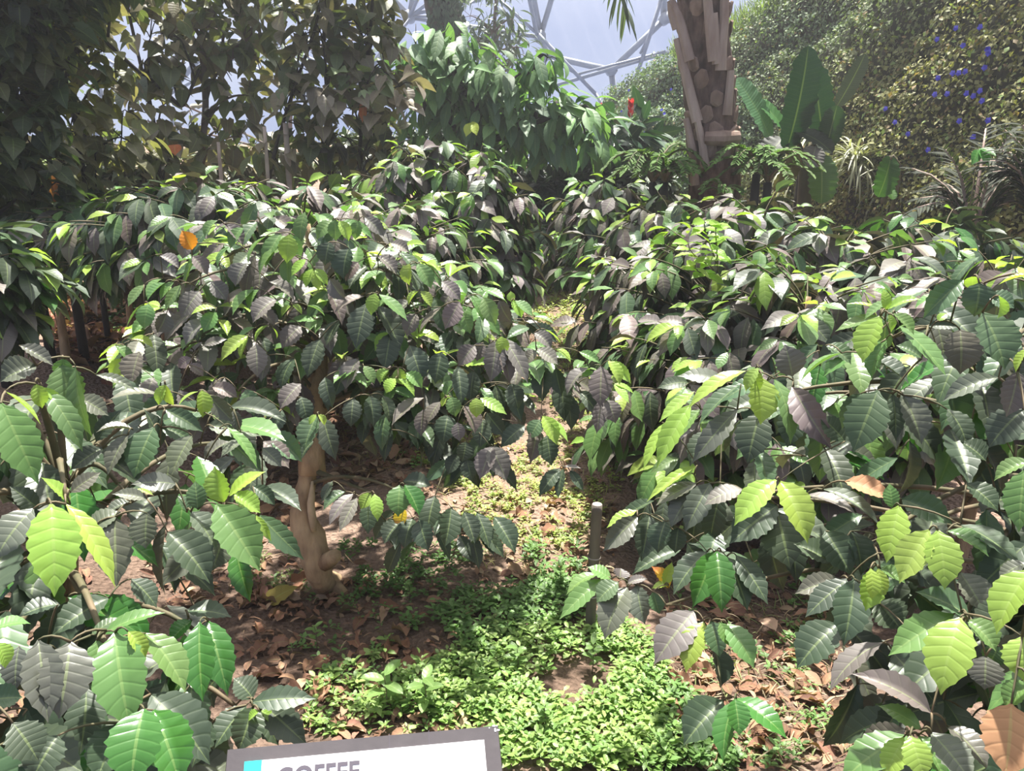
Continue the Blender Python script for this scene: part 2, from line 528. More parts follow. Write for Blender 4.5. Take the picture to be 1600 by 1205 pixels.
def foil_material():
    m, t = mat_new('dome_foil')
    o = N(t, 'ShaderNodeOutputMaterial')
    tp = N(t, 'ShaderNodeBsdfTransparent'); tp.inputs[0].default_value = (0.95, 0.96, 1.0, 1)
    tl = N(t, 'ShaderNodeBsdfTranslucent'); tl.inputs[0].default_value = (0.8, 0.82, 0.9, 1)
    tc_ = N(t, 'ShaderNodeTexCoord')
    wv = N(t, 'ShaderNodeTexWave'); wv.bands_direction = 'DIAGONAL'
    wv.inputs['Scale'].default_value = 0.55; wv.inputs['Distortion'].default_value = 1.5; wv.inputs['Detail'].default_value = 3
    t.links.new(tc_.outputs['Object'], wv.inputs['Vector'])
    f = math_node(t, 'ADD', 0.05, math_node(t, 'MULTIPLY', math_node(t, 'POWER', wv.outputs['Fac'], 14.0), 0.012))
    mx = N(t, 'ShaderNodeMixShader')
    t.links.new(f, mx.inputs[0]); t.links.new(tp.outputs[0], mx.inputs[1]); t.links.new(tl.outputs[0], mx.inputs[2])
    t.links.new(mx.outputs[0], o.inputs['Surface'])
    return m
V = []
us = np.linspace(-400, 1700, 30); vs = np.linspace(420, -420, 24)
for a_ in us:
    for b_ in vs: V.append(dome_pt(a_, b_, inset=-0.6))
nx, ny = len(us), len(vs)
i, j = np.meshgrid(np.arange(nx - 1), np.arange(ny - 1), indexing='ij')
a = i * ny + j
F = np.stack([a, a + ny, a + ny + 1, a + 1], -1).reshape(-1, 4)
tag(obj('ceiling', np.array(V), F, foil_material()), kind='structure', label='clear foil skin of the dome, pale blue sky behind')

# ------------------------------------------------------------------ the creeper-covered bank on the right
crest = [(930, 185, 17.5), (960, 150, 16.5), (1000, 112, 15.5), (1050, 90, 14.8), (1110, 62, 14), (1165, 25, 13.2), (1240, -8, 12.3), (1330, -60, 11.3), (1450, -150, 10.2), (1620, -280, 9.2), (1850, -480, 8.2)]
cp = np.array([P(*c) for c in crest])
bp_ = []
for k, c in enumerate(cp):
    x_, y_ = c[0] * 0.86, c[1] * 0.80 - 0.3
    bp_.append((x_, y_, float(ground(x_, y_)) - 0.2))
bp_ = np.array(bp_)
nS, nT = 150, 110
S = np.linspace(0, 1, nS); Tt = np.linspace(0, 1.0, nT)
def along(A, s):
    k = np.linspace(0, 1, len(A))
    return np.stack([np.interp(s, k, A[:, i]) for i in range(3)], -1)
def bank_pt(s, t):
    b, c = along(bp_, s), along(cp, s)
    t = np.asarray(t)[..., None]
    h = c[..., 2:3] - b[..., 2:3]
    p = b + (c - b) * t
    bulge = np.sin(np.pi * np.clip(t, 0, 1)) * 0.10 * h
    outw = norm(b - c + np.array([0, 0, 1e-6])) * np.array([1, 1, 0])
    p = p + outw * bulge
    q = p * 1.0
    bump = (np.sin(2.3 * q[..., 0] + 1.7 * q[..., 2]) * np.sin(1.9 * q[..., 1] + 2.9 * q[..., 2] + 1) * 0.24
            + np.sin(10.3 * q[..., 0] + 8.1 * q[..., 2]) * np.sin(9.2 * q[..., 2] - 6 * q[..., 1]) * 0.06
            + np.sin(5.1 * q[..., 0] - 4.3 * q[..., 2]) * np.sin(4.7 * q[..., 1] + 6.1 * q[..., 2]) * 0.10)
    return p + outw * bump[..., None] + np.array([0, 0, 1.0]) * bump[..., None] * 0.5
SS, TT = np.meshgrid(S, Tt, indexing='ij')
BV = bank_pt(SS, TT)
# the bank goes on behind its crest
backrow = BV[:, -1:, :] + np.array([1.5, 4.0, 0.3])
BV2 = np.concatenate([BV, backrow], 1)
ny = nT + 1
i, j = np.meshgrid(np.arange(nS - 1), np.arange(ny - 1), indexing='ij')
a = i * ny + j
F = np.stack([a, a + ny, a + ny + 1, a + 1], -1).reshape(-1, 4)
M_BANK = simple_material('bank_earth', (0.05, 0.045, 0.03), 0.95, (0.025, 0.03, 0.015), 6, 0.4)
tag(obj('terrain_bank', BV2.reshape(-1, 3), F, M_BANK), kind='structure', label='steep earth bank under the creepers')

def bank_normal(s, t):
    e_ = 0.01
    a_ = bank_pt(s + e_, t) - bank_pt(s - e_, t)
    b_ = bank_pt(s, t + e_) - bank_pt(s, t - e_)
    n_ = norm(np.cross(a_, b_))
    flip = np.sign((n_ * (CAM - bank_pt(s, t))).sum(-1, keepdims=True))
    return n_ * flip
NB = 70000
s_ = rng.uniform(0, 1, NB) ** 0.9; t_ = rng.uniform(0.02, 1.03, NB)
bp3 = bank_pt(s_, t_); bn = bank_normal(s_, t_)
# shaggy clumps lift off the face
cl = 0.5 + 0.5 * np.sin(6 * bp3[:, 0] + 4 * bp3[:, 2]) * np.sin(7 * bp3[:, 2] + 3 * bp3[:, 1]) 
lift = rng.uniform(0.0, 0.10, NB) + 0.26 * cl ** 2 * rng.uniform(0, 1, NB)
bp3 = bp3 + bn * lift[:, None]
cr_root = empty('climbing_creeper', bank_pt(np.array([0.5]), np.array([0.0]))[0])
tag(cr_root, 'dense small-leaved creeper with blue flowers covering the steep bank on the right', 'creeper')
LV = Leaves()
noise_p = np.sin(1.1 * bp3[:, 0] + 0.6) * np.sin(1.3 * bp3[:, 2] + 0.4 * bp3[:, 1]) + 0.35 * np.sin(3.7 * bp3[:, 0] + 2.9 * bp3[:, 2])
for k in range(NB):
    f = np.clip((s_[k] - 0.35) / 0.4 + 0.5 * noise_p[k] - 0.5 * max(0, t_[k] - 0.75) * 2, 0, 1)
    c = (1 - f) * np.array((0.13, 0.21, 0.115)) + f * np.array((0.30, 0.29, 0.115))
    if rng.random() < 0.10 * f + 0.02: c = np.array((0.30, 0.20, 0.09))
    if rng.random() < 0.10: c = np.array((0.28, 0.38, 0.13))
    c = c * rng.uniform(0.45, 1.05)
    n_ = norm(bn[k] * 0.7 + np.array([0, 0, 0.5]) + rng.normal(0, 0.45, 3))
    d_ = norm(np.cross(n_, rng.normal(0, 1, 3)) + np.array([0, 0, -0.5]))
    L_ = rng.uniform(0.032, 0.062) * (1.15 if s_[k] < 0.3 else 1.0)
    LV.add(bp3[k], d_ * L_, n_, L_ * rng.uniform(0.55, 0.8), c, 0.6, 0.22, 0.6, 0.2, 0, 0)
LV.build('foliage', M_SMALL, cr_root, shape='oval', nu=2, nv=2)
# grasses along the crest
LV = Leaves()
for k in range(1500):
    s0 = rng.uniform(0.30, 0.72)
    p = bank_pt(np.array([s0]), np.array([rng.uniform(0.93, 1.02)]))[0]
    d_ = norm(np.array([rng.normal(0, 0.4), rng.normal(-0.2, 0.4), 1.0]))
    L_ = rng.uniform(0.15, 0.4)
    LV.add(p, d_ * L_, np.array([rng.normal(0, 1), -1, 0.6]), 0.016, np.array((0.24, 0.33, 0.10)) * rng.uniform(0.6, 1.3), 0.5, 0.3, 1.2, 0.1, 0, 0)
LV.build('grass_fringe', M_STRAP, cr_root, shape='strap', nu=5, nv=2, label='pale grass blades along the crest of the bank')
# blue flowers, each its own
flower_px = [(1586, 30), (1545, 57), (1577, 57), (1553, 85), (1585, 82), (1587, 86), (1505, 75), (1545, 108), (1530, 115), (1582, 96), (1580, 145), (1562, 155), (1569, 160),
             (1502, 133), (1499, 146), (1428, 180), (1436, 188), (1549, 192), (1580, 168), (1588, 200), (1500, 240), (1569, 235), (1461, 214), (1557, 110), (1157, 57), (1067, 153),
             (1050, 193), (1048, 199), (1030, 215), (1035, 228), (1010, 200), (1005, 150), (990, 185), (1025, 240), (1590, 120), (1520, 150)]
bank_px = []
SG, TG = np.meshgrid(np.linspace(0, 1, 160), np.linspace(0, 1, 120), indexing='ij')
BG = bank_pt(SG, TG).reshape(-1, 3); BN = bank_normal(SG, TG).reshape(-1, 3)
rel = BG - CAM
zc = rel @ FWD
PXs = 800 + FPX * rel[:, 0] / zc; PYs = 602.5 - FPX * (rel @ UPV) / zc
for (fx, fy) in flower_px:
    k = int(np.argmin((PXs - fx) ** 2 + (PYs - fy) ** 2))
    c_ = BG[k] + BN[k] * 0.27; n_ = norm(BN[k] + norm(CAM - c_) * 0.8)
    t1 = norm(np.cross(n_, [0, 0, 1])); t2 = np.cross(n_, t1)
    LF = Leaves()
    for q in range(5):
        th = 2 * math.pi * q / 5 + rng.uniform(0, 0.4)
        d_ = t1 * math.cos(th) + t2 * math.sin(th) + n_ * 0.25
        LF.add(c_, norm(d_) * 0.028, n_ - d_ * 0.2, 0.025, np.array((0.10, 0.09, 0.72)) * rng.uniform(0.8, 1.2), 0.6, 0.35, 0.5, 0.1, 0, 0)
    LF.build('flower', M_PETAL, cr_root, shape='oval', nu=3, nv=2, label='blue five-petalled flower')
# ------------------------------------------------------------------ coffee bushes
def bush_trunk(root, pts, r0, r1, name='trunk', mat=None, jitter=0.08, sides=9):
    T = Tubes()
    T.add(spline(pts, 18), np.linspace(r0, r1, 18), sides, jitter)
    return T.build(name, mat or M_BARK, root)

def parse(s):
    r = []
    for q in s.replace('\n', ' ').split(';'):
        q = q.split()
        if len(q) >= 6:
            r.append(tuple(float(c) for c in q[:5]) + (q[5], float(q[6]) if len(q) > 6 else 0.0))
    return r

def kmeans(A, k, it=12):
    c = A[rng.choice(len(A), k, replace=False)]
    for _ in range(it):
        l = np.argmin(((A[:, None] - c[None]) ** 2).sum(-1), 1)
        for q in range(k):
            if (l == q).any(): c[q] = A[l == q].mean(0)
    return l, c

def leaf_normal(p, d, tilt=0.5):
    n = norm(CAM - p) * (1 - tilt) + np.array([0, 0, 1.0]) * tilt * 1.3 + rng.normal(0, 0.22, 3)
    n = n - d * (n @ d)
    return norm(n)

def studied_bush(root, axis_pts, r0, r1, leaves, depth, fills, nbranch, lean=0.35, trunk_pts=None):
    """a bush whose outer sprays were read off one by one: each spray is a branch from the trunk, its twigs and its leaves"""
    bush_trunk(root, trunk_pts if trunk_pts is not None else axis_pts, r0, r1)
    axis = spline(axis_pts, 60)
    L = []
    for k, (bx, by, tx, ty, w, kd, dd) in enumerate(leaves):
        D = depth(bx, by) + dd + rng.uniform(-0.03, 0.03)
        plen = math.hypot(tx - bx, ty - by)
        b = P(bx, by, D)
        t = P(tx, ty, D - lean * plen * pxm(bx, by, D) + 0.02)
        L.append((b, t, w * pxm(bx, by, D) * 1.0, kd, True))
    for (poly, n, d0, d1, kinds, L0, L1) in fills:
        if kinds[0] == '*':
            # whole sprays: a young pair on top, older pairs hanging round it
            for (x, y) in poly_points(poly, n // 6):
                p = P(x, y, depth(x, y) + rng.uniform(d0, d1))
                c_ = axis[int(np.argmin(np.abs(axis[:, 2] - p[2])))]
                a = p - c_; a[2] = 0.15; a = norm(a + rng.normal(0, .25, 3) + np.array([0, -.15, 0])); sd = norm(np.cross(a, [0, 0, 1.0]))
                yk = 'b' if rng.random() < .45 else 'g'
                for w in range(3):
                    for sg in (-1, 1):
                        if w and rng.random() < .12: continue
                        le = rng.uniform(L0, L1) * (.68 if w == 0 else 1.0)
                        d = norm(a * (.8, .5, .25)[w] + sd * sg * rng.uniform(.35, .95) + np.array([0, 0, -1]) * (rng.uniform(.15, .7), rng.uniform(.4, 1.0), rng.uniform(.8, 1.8))[w])
                        b = p - a * (.0, .05, .10)[w] + np.array([0, 0, (.0, .0, .01)[w]])
                        L.append((b, b + d * le, le * rng.uniform(.39, .46), yk if w == 0 else kinds[rng.integers(1, len(kinds))], False))
            continue
        for (x, y) in poly_points(poly, n):
            D = depth(x, y) + rng.uniform(d0, d1)
            b = P(x, y, D)
            out_ = norm(np.array([rng.normal(0, 0.6), rng.normal(-0.25, 0.5), rng.normal(-0.75, 0.35)]))
            le = rng.uniform(L0, L1)
            L.append((b, b + out_ * le, le * rng.uniform(0.38, 0.46), kinds[rng.integers(len(kinds))], False))
    A = np.array([q[0] for q in L])
    lab, cen = kmeans(A, nbranch)
    for q in range(nbranch):
        idx = np.nonzero(lab == q)[0]
        if len(idx) == 0: continue
        c = cen[q] + np.array([0, 0.03, 0.0])
        # the branch leaves the trunk a little below its spray
        dd = np.linalg.norm(axis[:, :2] - c[None, :2], axis=1) * 0.5 + np.abs(axis[:, 2] - (c[2] - 0.06))
        s = axis[int(np.argmin(dd))]
        mid1 = s + (c - s) * 0.35 + np.array([0, 0, 0.10]); mid2 = s + (c - s) * 0.75 + np.array([0, 0, 0.07])
        T = Tubes()
        path = bez(s, mid1, mid2, c, 10)
        T.add(path, np.linspace(0.0085, 0.0035, 10), 6)
        LV = Leaves(); DL = []
        nodes = [q_ for q_ in path[3:]]
        order = sorted(idx, key=lambda k_: float(((path - L[k_][0]) ** 2).sum(1).min()))
        for k in order:
            b, t, w, kd, hero = L[k]
            # twig to the nearest point of what has grown so far
            M_ = np.array(nodes)
            q0 = M_[int(np.argmin(((M_ - b) ** 2).sum(1) + 0.3 * np.clip(b[1] - M_[:, 1], 0, 1) ** 2))]
            v = b - q0
            T.add(bez(q0, q0 + v * 0.4 + np.array([0, 0, 0.012]), q0 + v * 0.8 + np.array([0, 0, 0.008]), b, 5), np.linspace(0.0022, 0.0013, 5), 4)
            nodes.append(q0 + v * 0.55 + np.array([0, 0, .009])); nodes.append(b)
            d = t - b
            col, gl, th = kind(kd, 0.15)
            args = (b, d, leaf_normal(b, norm(d), rng.uniform(0.55, 0.92) if kd in 'bgG' else rng.uniform(0.35, 0.7)), w, col, gl, th, rng.uniform(0.35, 0.95), rng.uniform(0.15, 0.6), rng.uniform(0.004, 0.013), rng.uniform(0.0005, 0.0025))
            if kd in 'nYo': DL.append((args, kd))
            else: LV.add(*args)
        br = T.build('branch', M_TWIG, root)
        if LV.rows: LV.build('foliage', M_COFFEE, br, nu=22, nv=6)
        for args, kd in DL:
            X = Leaves(); X.add(*args, (0.45, 0.16, 0.05) if kd == 'Y' else None)
            X.build('withered_leaf', M_DRY if kd != 'Y' else M_COFFEE, br, nu=22, nv=6,
                    label={'n': 'tan dead leaf', 'Y': 'yellowed leaf', 'o': 'orange brown leaf'}[kd])

def grown_bush(root, base, H, R, nb=20, leaf=0.145, mix='dddmmmeegg', young=0.85, low=0.3, nu=10, nv=4, **k):
    """a coffee bush grown from its trunk: side branches end in drooping sprays of paired leaves with a young pair at the tip"""
    base = np.asarray(base, float)
    top = base + np.array([rng.uniform(-.06, .06), rng.uniform(-.06, .06), H * 0.86])
    bush_trunk(root, [base - np.array([0, 0, .05]), base + np.array([rng.uniform(-.05, .05), rng.uniform(-.05, .05), H * .4]), top], 0.032, 0.010, sides=7)
    zc = H * (low + 0.98) / 2; zs = H * (0.98 - low) / 2
    nspray = int(nb * 3.4)
    dirs = []
    for q in range(nspray):
        z = 1 - (q + .5) * 1.75 / nspray
        a = q * 2.399963 + rng.uniform(-.35, .35)
        s = math.sqrt(max(0, 1 - z * z))
        dirs.append((s * math.cos(a), s * math.sin(a), z))
    dirs = np.array(dirs)
    az = np.arctan2(dirs[:, 1], dirs[:, 0]); lev = (dirs[:, 2] < .25).astype(int) + (dirs[:, 2] < -.25)
    nseg = max(3, nb // 5)
    key = lev * 100 + ((az + math.pi) / (2 * math.pi) * nseg).astype(int)
    for kk in np.unique(key):
        idx = np.nonzero(key == kk)[0]
        T = Tubes(); LV = Leaves()
        for q in idx:
            u = dirs[q]; f = rng.uniform(.58, 1.16)
            p = base + np.array([u[0] * R * f, u[1] * R * f, zc + u[2] * zs * rng.uniform(.74, 1.04)])
            zt = np.clip((p[2] - base[2]) - .15 - .1 * abs(u[0]) , .12 * H, .84 * H)
            s = base + (top - base) * (zt / (H * .86))
            a = norm(np.array([u[0], u[1], .15 + .5 * max(0, u[2])]))
            tipp = p + a * .05 + np.array([0, 0, -.02])
            ln = bez(s, s + (p - s) * .4 + np.array([0, 0, .07]), p - a * .06 + np.array([0, 0, .03]), tipp, 10)
            T.add(ln, np.linspace(.006, .0018, 10), 4)
            for w in range(6):
                tpar = 1 - w * .085 - rng.uniform(0, .03)
                if tpar < .3: break
                i_ = min(int(tpar * 9), 8); fr_ = tpar * 9 - i_
                pp = ln[i_] * (1 - fr_) + ln[i_ + 1] * fr_; t = norm(ln[i_ + 1] - ln[i_])
                sd = norm(np.cross(t, [0, 0, 1.0]) + 1e-6); upn = np.cross(sd, t)
                for sg in (-1, 1):
                    if rng.random() < .10: continue
                    yng = w == 0 and rng.random() < young
                    vert = w % 2
                    l_ = leaf * 1.18 * (rng.uniform(.5, .8) if yng else rng.uniform(.8, 1.2))
                    sidev = sd * sg if not vert else (sd * sg * .5 + upn * .5 * sg)
                    d = norm(t * (.9 if w < 2 else .4) + sidev * rng.uniform(.5, 1.0) + np.array([0, 0, -1]) * (rng.uniform(.5, 1.9) if not yng else rng.uniform(.2, 1.1)))
                    n_ = norm(np.array([0, 0, .8]) + np.array([u[0], u[1], 0]) * .7 + t * .2 + sidev * .2 + rng.normal(0, .22, 3))
                    kd = ('b' if rng.random() < .5 else 'g') if yng else mix[rng.integers(len(mix))]
                    c, gl, th = kind(kd)
                    LV.add(pp + d * .012, d * l_, n_, l_ * rng.uniform(.42, .5), c, gl, th, rng.uniform(.3, 1.0), rng.uniform(.05, .35), rng.uniform(.01, .03), rng.uniform(0, .006))
        br = T.build('branch', M_TWIG, root)
        LV.build('foliage', M_COFFEE, br, nu=nu, nv=nv)

# ---- the near bush on the left
LEFT = parse('''
57 572 0 597 46 m; 30 540 84 572 28 m; 100 560 100 592 30 g; 95 570 120 640 52 g; 118 572 145 684 48 g -.03; 70 610 129 706 38 g -.04;
55 600 66 638 24 b -.08; 65 605 104 638 15 b -.08; 8 612 64 664 22 b -.06; 2 630 60 757 62 g -.08; 0 650 2 720 30 m -.1; 208 672 150 676 26 m;
200 680 168 743 30 m; 240 668 209 748 50 e -.06; 252 668 300 690 28 e; 300 680 268 743 42 m -.03; 258 640 318 675 28 e -.04; 258 601 248 634 18 b; 258 601 272 634 18 b;
310 612 278 636 18 b; 315 610 316 653 26 b -.03; 326 618 365 660 28 m; 365 640 372 676 18 m; 355 668 402 733 22 g -.06; 250 618 170 625 26 m .03; 150 586 213 611 20 m;
110 770 158 738 28 m; 275 757 205 757 34 m; 350 785 335 728 40 b -.04; 358 776 415 737 28 b -.07; 365 772 407 802 34 b -.05; 110 788 64 746 26 b;
80 788 85 933 72 b -.10; 103 788 180 918 36 b -.05; 52 795 -10 880 56 m; 60 795 15 760 30 d .04; 180 808 183 918 54 m .02; 230 802 228 858 46 m -.05;
262 832 328 912 60 d; 298 800 338 860 46 m -.03; 350 838 332 892 42 m .03; 338 788 406 893 66 g -.10; 405 805 475 875 34 e .02; 400 805 424 846 14 b;
309 796 305 752 30 e -.03; 292 800 278 775 22 e -.02; 230 780 175 772 22 m; 240 775 210 764 10 b -.04; 205 786 165 805 24 m; 205 905 245 950 42 d .06;
170 935 80 995 50 d .06; 90 945 28 965 40 d .08; -10 985 48 975 40 g -.05; -5 1005 8 1045 32 b -.06; 142 993 190 965 22 e .0; 163 990 258 958 32 g .0;
180 988 204 1143 76 g -.12; 152 1000 158 1078 42 g -.04; 200 987 228 1028 26 b -.14; 228 990 290 1082 52 g -.04; 110 1003 92 1124 74 m -.07; 60 1000 75 1130 56 m -.02;
30 1010 25 1080 40 m .03; -20 1095 35 1090 40 e .04; 312 972 317 1097 50 G -.04; 325 970 356 1088 48 G -.03; 300 970 265 1005 32 G .04; 290 955 362 965 42 d .06;
225 1108 205 1232 80 G -.12; 240 1110 282 1232 68 G -.10; 235 1085 328 1195 76 d -.02; 135 1075 125 1180 58 d .05; 190 1130 150 1222 62 d .0; 395 1092 365 1060 44 d .02;
392 1098 494 1092 40 d -.02; 385 1102 335 1170 48 d .0; 395 1105 372 1175 50 d -.02; 405 1110 435 1165 36 d .0; 410 1102 480 1165 48 d -.01; 405 1112 388 1127 18 b -.06; 408 1110 434 1134 17 b -.06;
40 700 15 660 34 d .06; 150 690 190 640 30 d .06; 300 1000 345 1040 40 d .08; 250 700 225 640 30 d .05; 20 1130 60 1190 60 d .03; 90 1150 50 1220 60 d .06; 330 1130 300 1200 56 d .02;
140 830 190 800 40 m .04; 120 620 170 650 34 m .03; 320 720 360 690 32 m .02; 160 700 110 735 34 d .06; 380 690 345 715 30 m .03; 410 700 440 730 28 m .05; 395 760 430 790 24 d .06''')
def d_left(x, y): return 1.08 + 0.00068 * (1205 - y) + 0.0008 * max(x, -50)
rootL = empty('coffee_bush', (-0.95, 1.15, float(ground(-0.95, 1.15))))
tag(rootL, 'large glossy coffee bush filling the left side, nearest to the sign', 'bush')
bl = np.array(rootL.location)
studied_bush(rootL, [bl + np.array([0, 0, -.05]), bl + np.array([.05, .08, .5]), bl + np.array([.1, .15, .8]), bl + np.array([.1, .2, 1.0])], 0.045, 0.015, [q[:5] + ('h' if q[5] == 'm' else q[5], q[6]) for q in LEFT], d_left,
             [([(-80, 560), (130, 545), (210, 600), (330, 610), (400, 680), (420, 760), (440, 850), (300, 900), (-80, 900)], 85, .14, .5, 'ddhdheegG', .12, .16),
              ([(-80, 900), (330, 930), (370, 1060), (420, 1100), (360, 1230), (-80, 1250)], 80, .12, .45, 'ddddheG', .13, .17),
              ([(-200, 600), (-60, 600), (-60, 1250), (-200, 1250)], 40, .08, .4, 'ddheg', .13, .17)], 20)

# ---- the near bush on the right
RIGHT = parse('''
1378 485 1322 475 16 b; 1385 485 1440 468 22 b; 1383 485 1380 452 18 b; 1375 494 1305 518 28 g; 1376 494 1348 568 52 b -.06; 1388 490 1392 520 34 b -.08; 1395 490 1428 524 32 g -.07;
1405 510 1478 588 48 g -.04; 1385 530 1362 592 42 g .02; 1505 438 1442 498 38 e -.03; 1530 442 1522 495 52 e -.02; 1560 462 1558 498 38 b -.10; 1520 432 1520 455 24 b -.06; 1535 488 1570 578 70 e -.08;
1545 460 1585 482 36 e; 1612 430 1560 445 16 b; 1605 545 1587 583 28 b -.12; 1500 515 1500 585 54 m .04; 1560 590 1472 628 36 m; 1590 580 1572 652 48 m -.06; 1600 640 1545 700 56 d .03; 1450 510 1500 512 20 d .02; 1465 502 1480 490 14 b;
1185 575 1165 612 22 b -.09; 1180 578 1182 615 24 b -.10; 1190 590 1188 664 50 b -.06; 1210 592 1235 695 40 g -.02; 1238 605 1300 703 44 m .0; 1165 580 1075 640 30 b -.02; 1158 600 1092 665 32 e .0;
1085 612 1030 660 24 b; 1080 632 1026 732 36 b -.04; 1040 660 1005 735 20 b .0; 1095 640 1055 690 28 g; 1152 640 1080 725 36 m .02; 1188 645 1168 725 56 d .04; 1238 588 1226 538 48 m .02; 1315 552 1250 598 28 g;
1372 610 1333 707 64 e -.08; 1412 618 1440 695 44 m -.02; 1395 615 1400 690 28 d; 1345 615 1315 672 36 e .02; 1213 750 1147 822 44 b -.10; 1218 752 1262 850 48 b -.10; 1258 775 1340 806 26 m; 1285 765 1375 822 28 m -.02;
1320 752 1392 782 38 n -.02; 1395 795 1390 755 24 g -.04; 1408 780 1490 820 44 e .0; 1405 790 1385 880 46 b -.08; 1452 828 1405 912 50 b -.12; 1465 828 1476 922 54 b -.12; 1480 830 1545 870 36 g -.04; 1500 820 1595 885 54 d .04;
1362 890 1352 955 42 b -.07; 1360 888 1362 938 25 b -.13; 1372 888 1380 935 22 b -.11; 1375 888 1415 912 28 g -.04; 1335 905 1318 1010 54 d -.05; 1312 905 1242 928 36 m; 1325 905 1258 965 42 d -.02; 1370 940 1408 985 58 d .0;
1515 965 1430 925 46 e -.06; 1500 895 1540 962 50 m .0; 1612 890 1557 992 56 b -.12; 1605 880 1560 908 28 m; 1490 960 1388 1025 52 g -.10; 1500 965 1470 1086 70 b -.13; 1512 970 1556 1018 46 g -.08; 1560 1010 1545 1038 36 e;
1540 1025 1538 1078 50 m .02; 1597 995 1600 1065 60 b -.08; 1310 975 1245 1045 62 d .0; 1378 1005 1296 1082 48 m -.04; 1455 1115 1330 1053 46 m -.06; 1395 1020 1465 1105 62 d .0; 1440 1140 1372 1103 34 g -.07; 1415 1140 1338 1165 38 m .0;
1418 1150 1312 1226 58 g -.10; 1412 1152 1382 1218 38 b -.13; 1422 1150 1445 1218 42 b -.13; 1455 1145 1520 1226 56 m -.05; 1480 1135 1545 1206 46 m -.02; 1435 1150 1475 1218 42 g -.08; 1580 1100 1570 1215 84 n -.06; 1610 1070 1570 1105 40 g -.04;
1612 722 1553 752 32 g -.08; 1600 735 1592 832 48 g -.10; 1510 755 1560 800 42 d .04; 1090 728 1010 785 20 b; 1080 740 1040 760 18 b; 1090 755 1025 790 32 m .02; 1085 770 1048 826 36 m .0; 1110 755 1070 832 40 m -.02; 1160 765 1100 790 36 m -.03;
1215 790 1140 850 58 d .02; 1215 800 1235 890 66 d .03; 995 798 948 825 24 b .05; 996 808 942 862 34 m .04; 1015 805 1002 878 38 d .04; 1040 815 1028 865 38 d .02; 1060 825 1055 865 32 d; 1115 862 1082 950 42 G -.04; 1120 862 1128 958 44 G -.06;
1105 862 1052 930 42 d .02; 1135 870 1168 955 46 d .0; 1150 868 1200 945 38 d .02; 940 905 874 968 32 g; 955 905 918 886 28 g; 935 898 885 930 28 g .03; 966 910 932 942 36 e -.04; 980 918 945 1000 52 m -.02; 995 915 1008 976 38 m -.02;
1020 925 1030 960 26 e; 980 912 1012 905 16 m; 968 905 970 888 28 m; 1045 920 1018 885 26 Y .05; 1038 915 1050 878 18 b .05; 1045 915 1018 920 18 b .04; 1085 955 1022 1038 58 m -.02; 1100 972 1072 1052 44 b -.06; 1112 970 1125 1028 34 e -.08;
1125 972 1142 1012 22 g -.08; 1135 975 1178 1045 42 g -.06; 1115 1010 1125 1075 46 d .0; 1130 1095 1068 1165 60 d .0; 1148 1095 1130 1192 42 G -.06; 1148 1092 1155 1150 36 G -.07; 1150 1092 1230 1155 42 G -.03;
1300 880 1240 850 44 d .06; 1290 830 1330 900 50 d .05; 1330 830 1345 900 50 d .06; 1440 880 1500 870 44 d .05; 1250 630 1230 700 46 d .07; 1320 690 1280 650 40 d .06; 1480 640 1510 700 46 d .05; 1540 720 1500 690 40 d .08;
1580 940 1530 1000 50 d .05; 1430 1000 1480 1020 40 d .05; 1290 540 1330 570 34 e .03; 1360 560 1420 600 40 d .06; 1440 560 1400 540 36 e .04; 1390 470 1350 500 26 g .03''')
def d_right(x, y): return 1.33 + 0.00082 * (1600 - min(x, 1650)) + 0.00030 * (1205 - y)
rootR = empty('coffee_bush', (1.35, 1.75, float(ground(1.35, 1.75))))
tag(rootR, 'large glossy coffee bush filling the right side, taller than the bamboo stake', 'bush')
br_ = np.array(rootR.location)
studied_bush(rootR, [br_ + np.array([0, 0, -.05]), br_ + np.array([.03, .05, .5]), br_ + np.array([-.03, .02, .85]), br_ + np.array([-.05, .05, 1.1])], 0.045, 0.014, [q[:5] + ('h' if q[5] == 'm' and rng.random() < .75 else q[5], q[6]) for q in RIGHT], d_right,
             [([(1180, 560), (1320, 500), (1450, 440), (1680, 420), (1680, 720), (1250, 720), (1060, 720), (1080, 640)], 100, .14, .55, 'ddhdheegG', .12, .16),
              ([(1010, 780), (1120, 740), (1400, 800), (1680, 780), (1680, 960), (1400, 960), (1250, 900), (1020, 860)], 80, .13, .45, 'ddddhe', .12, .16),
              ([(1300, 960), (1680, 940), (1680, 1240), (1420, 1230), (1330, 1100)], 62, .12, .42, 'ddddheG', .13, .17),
              ([(1640, 430), (2050, 480), (2000, 1200), (1640, 1200)], 110, .05, .4, 'ddhge', .13, .17)], 22)

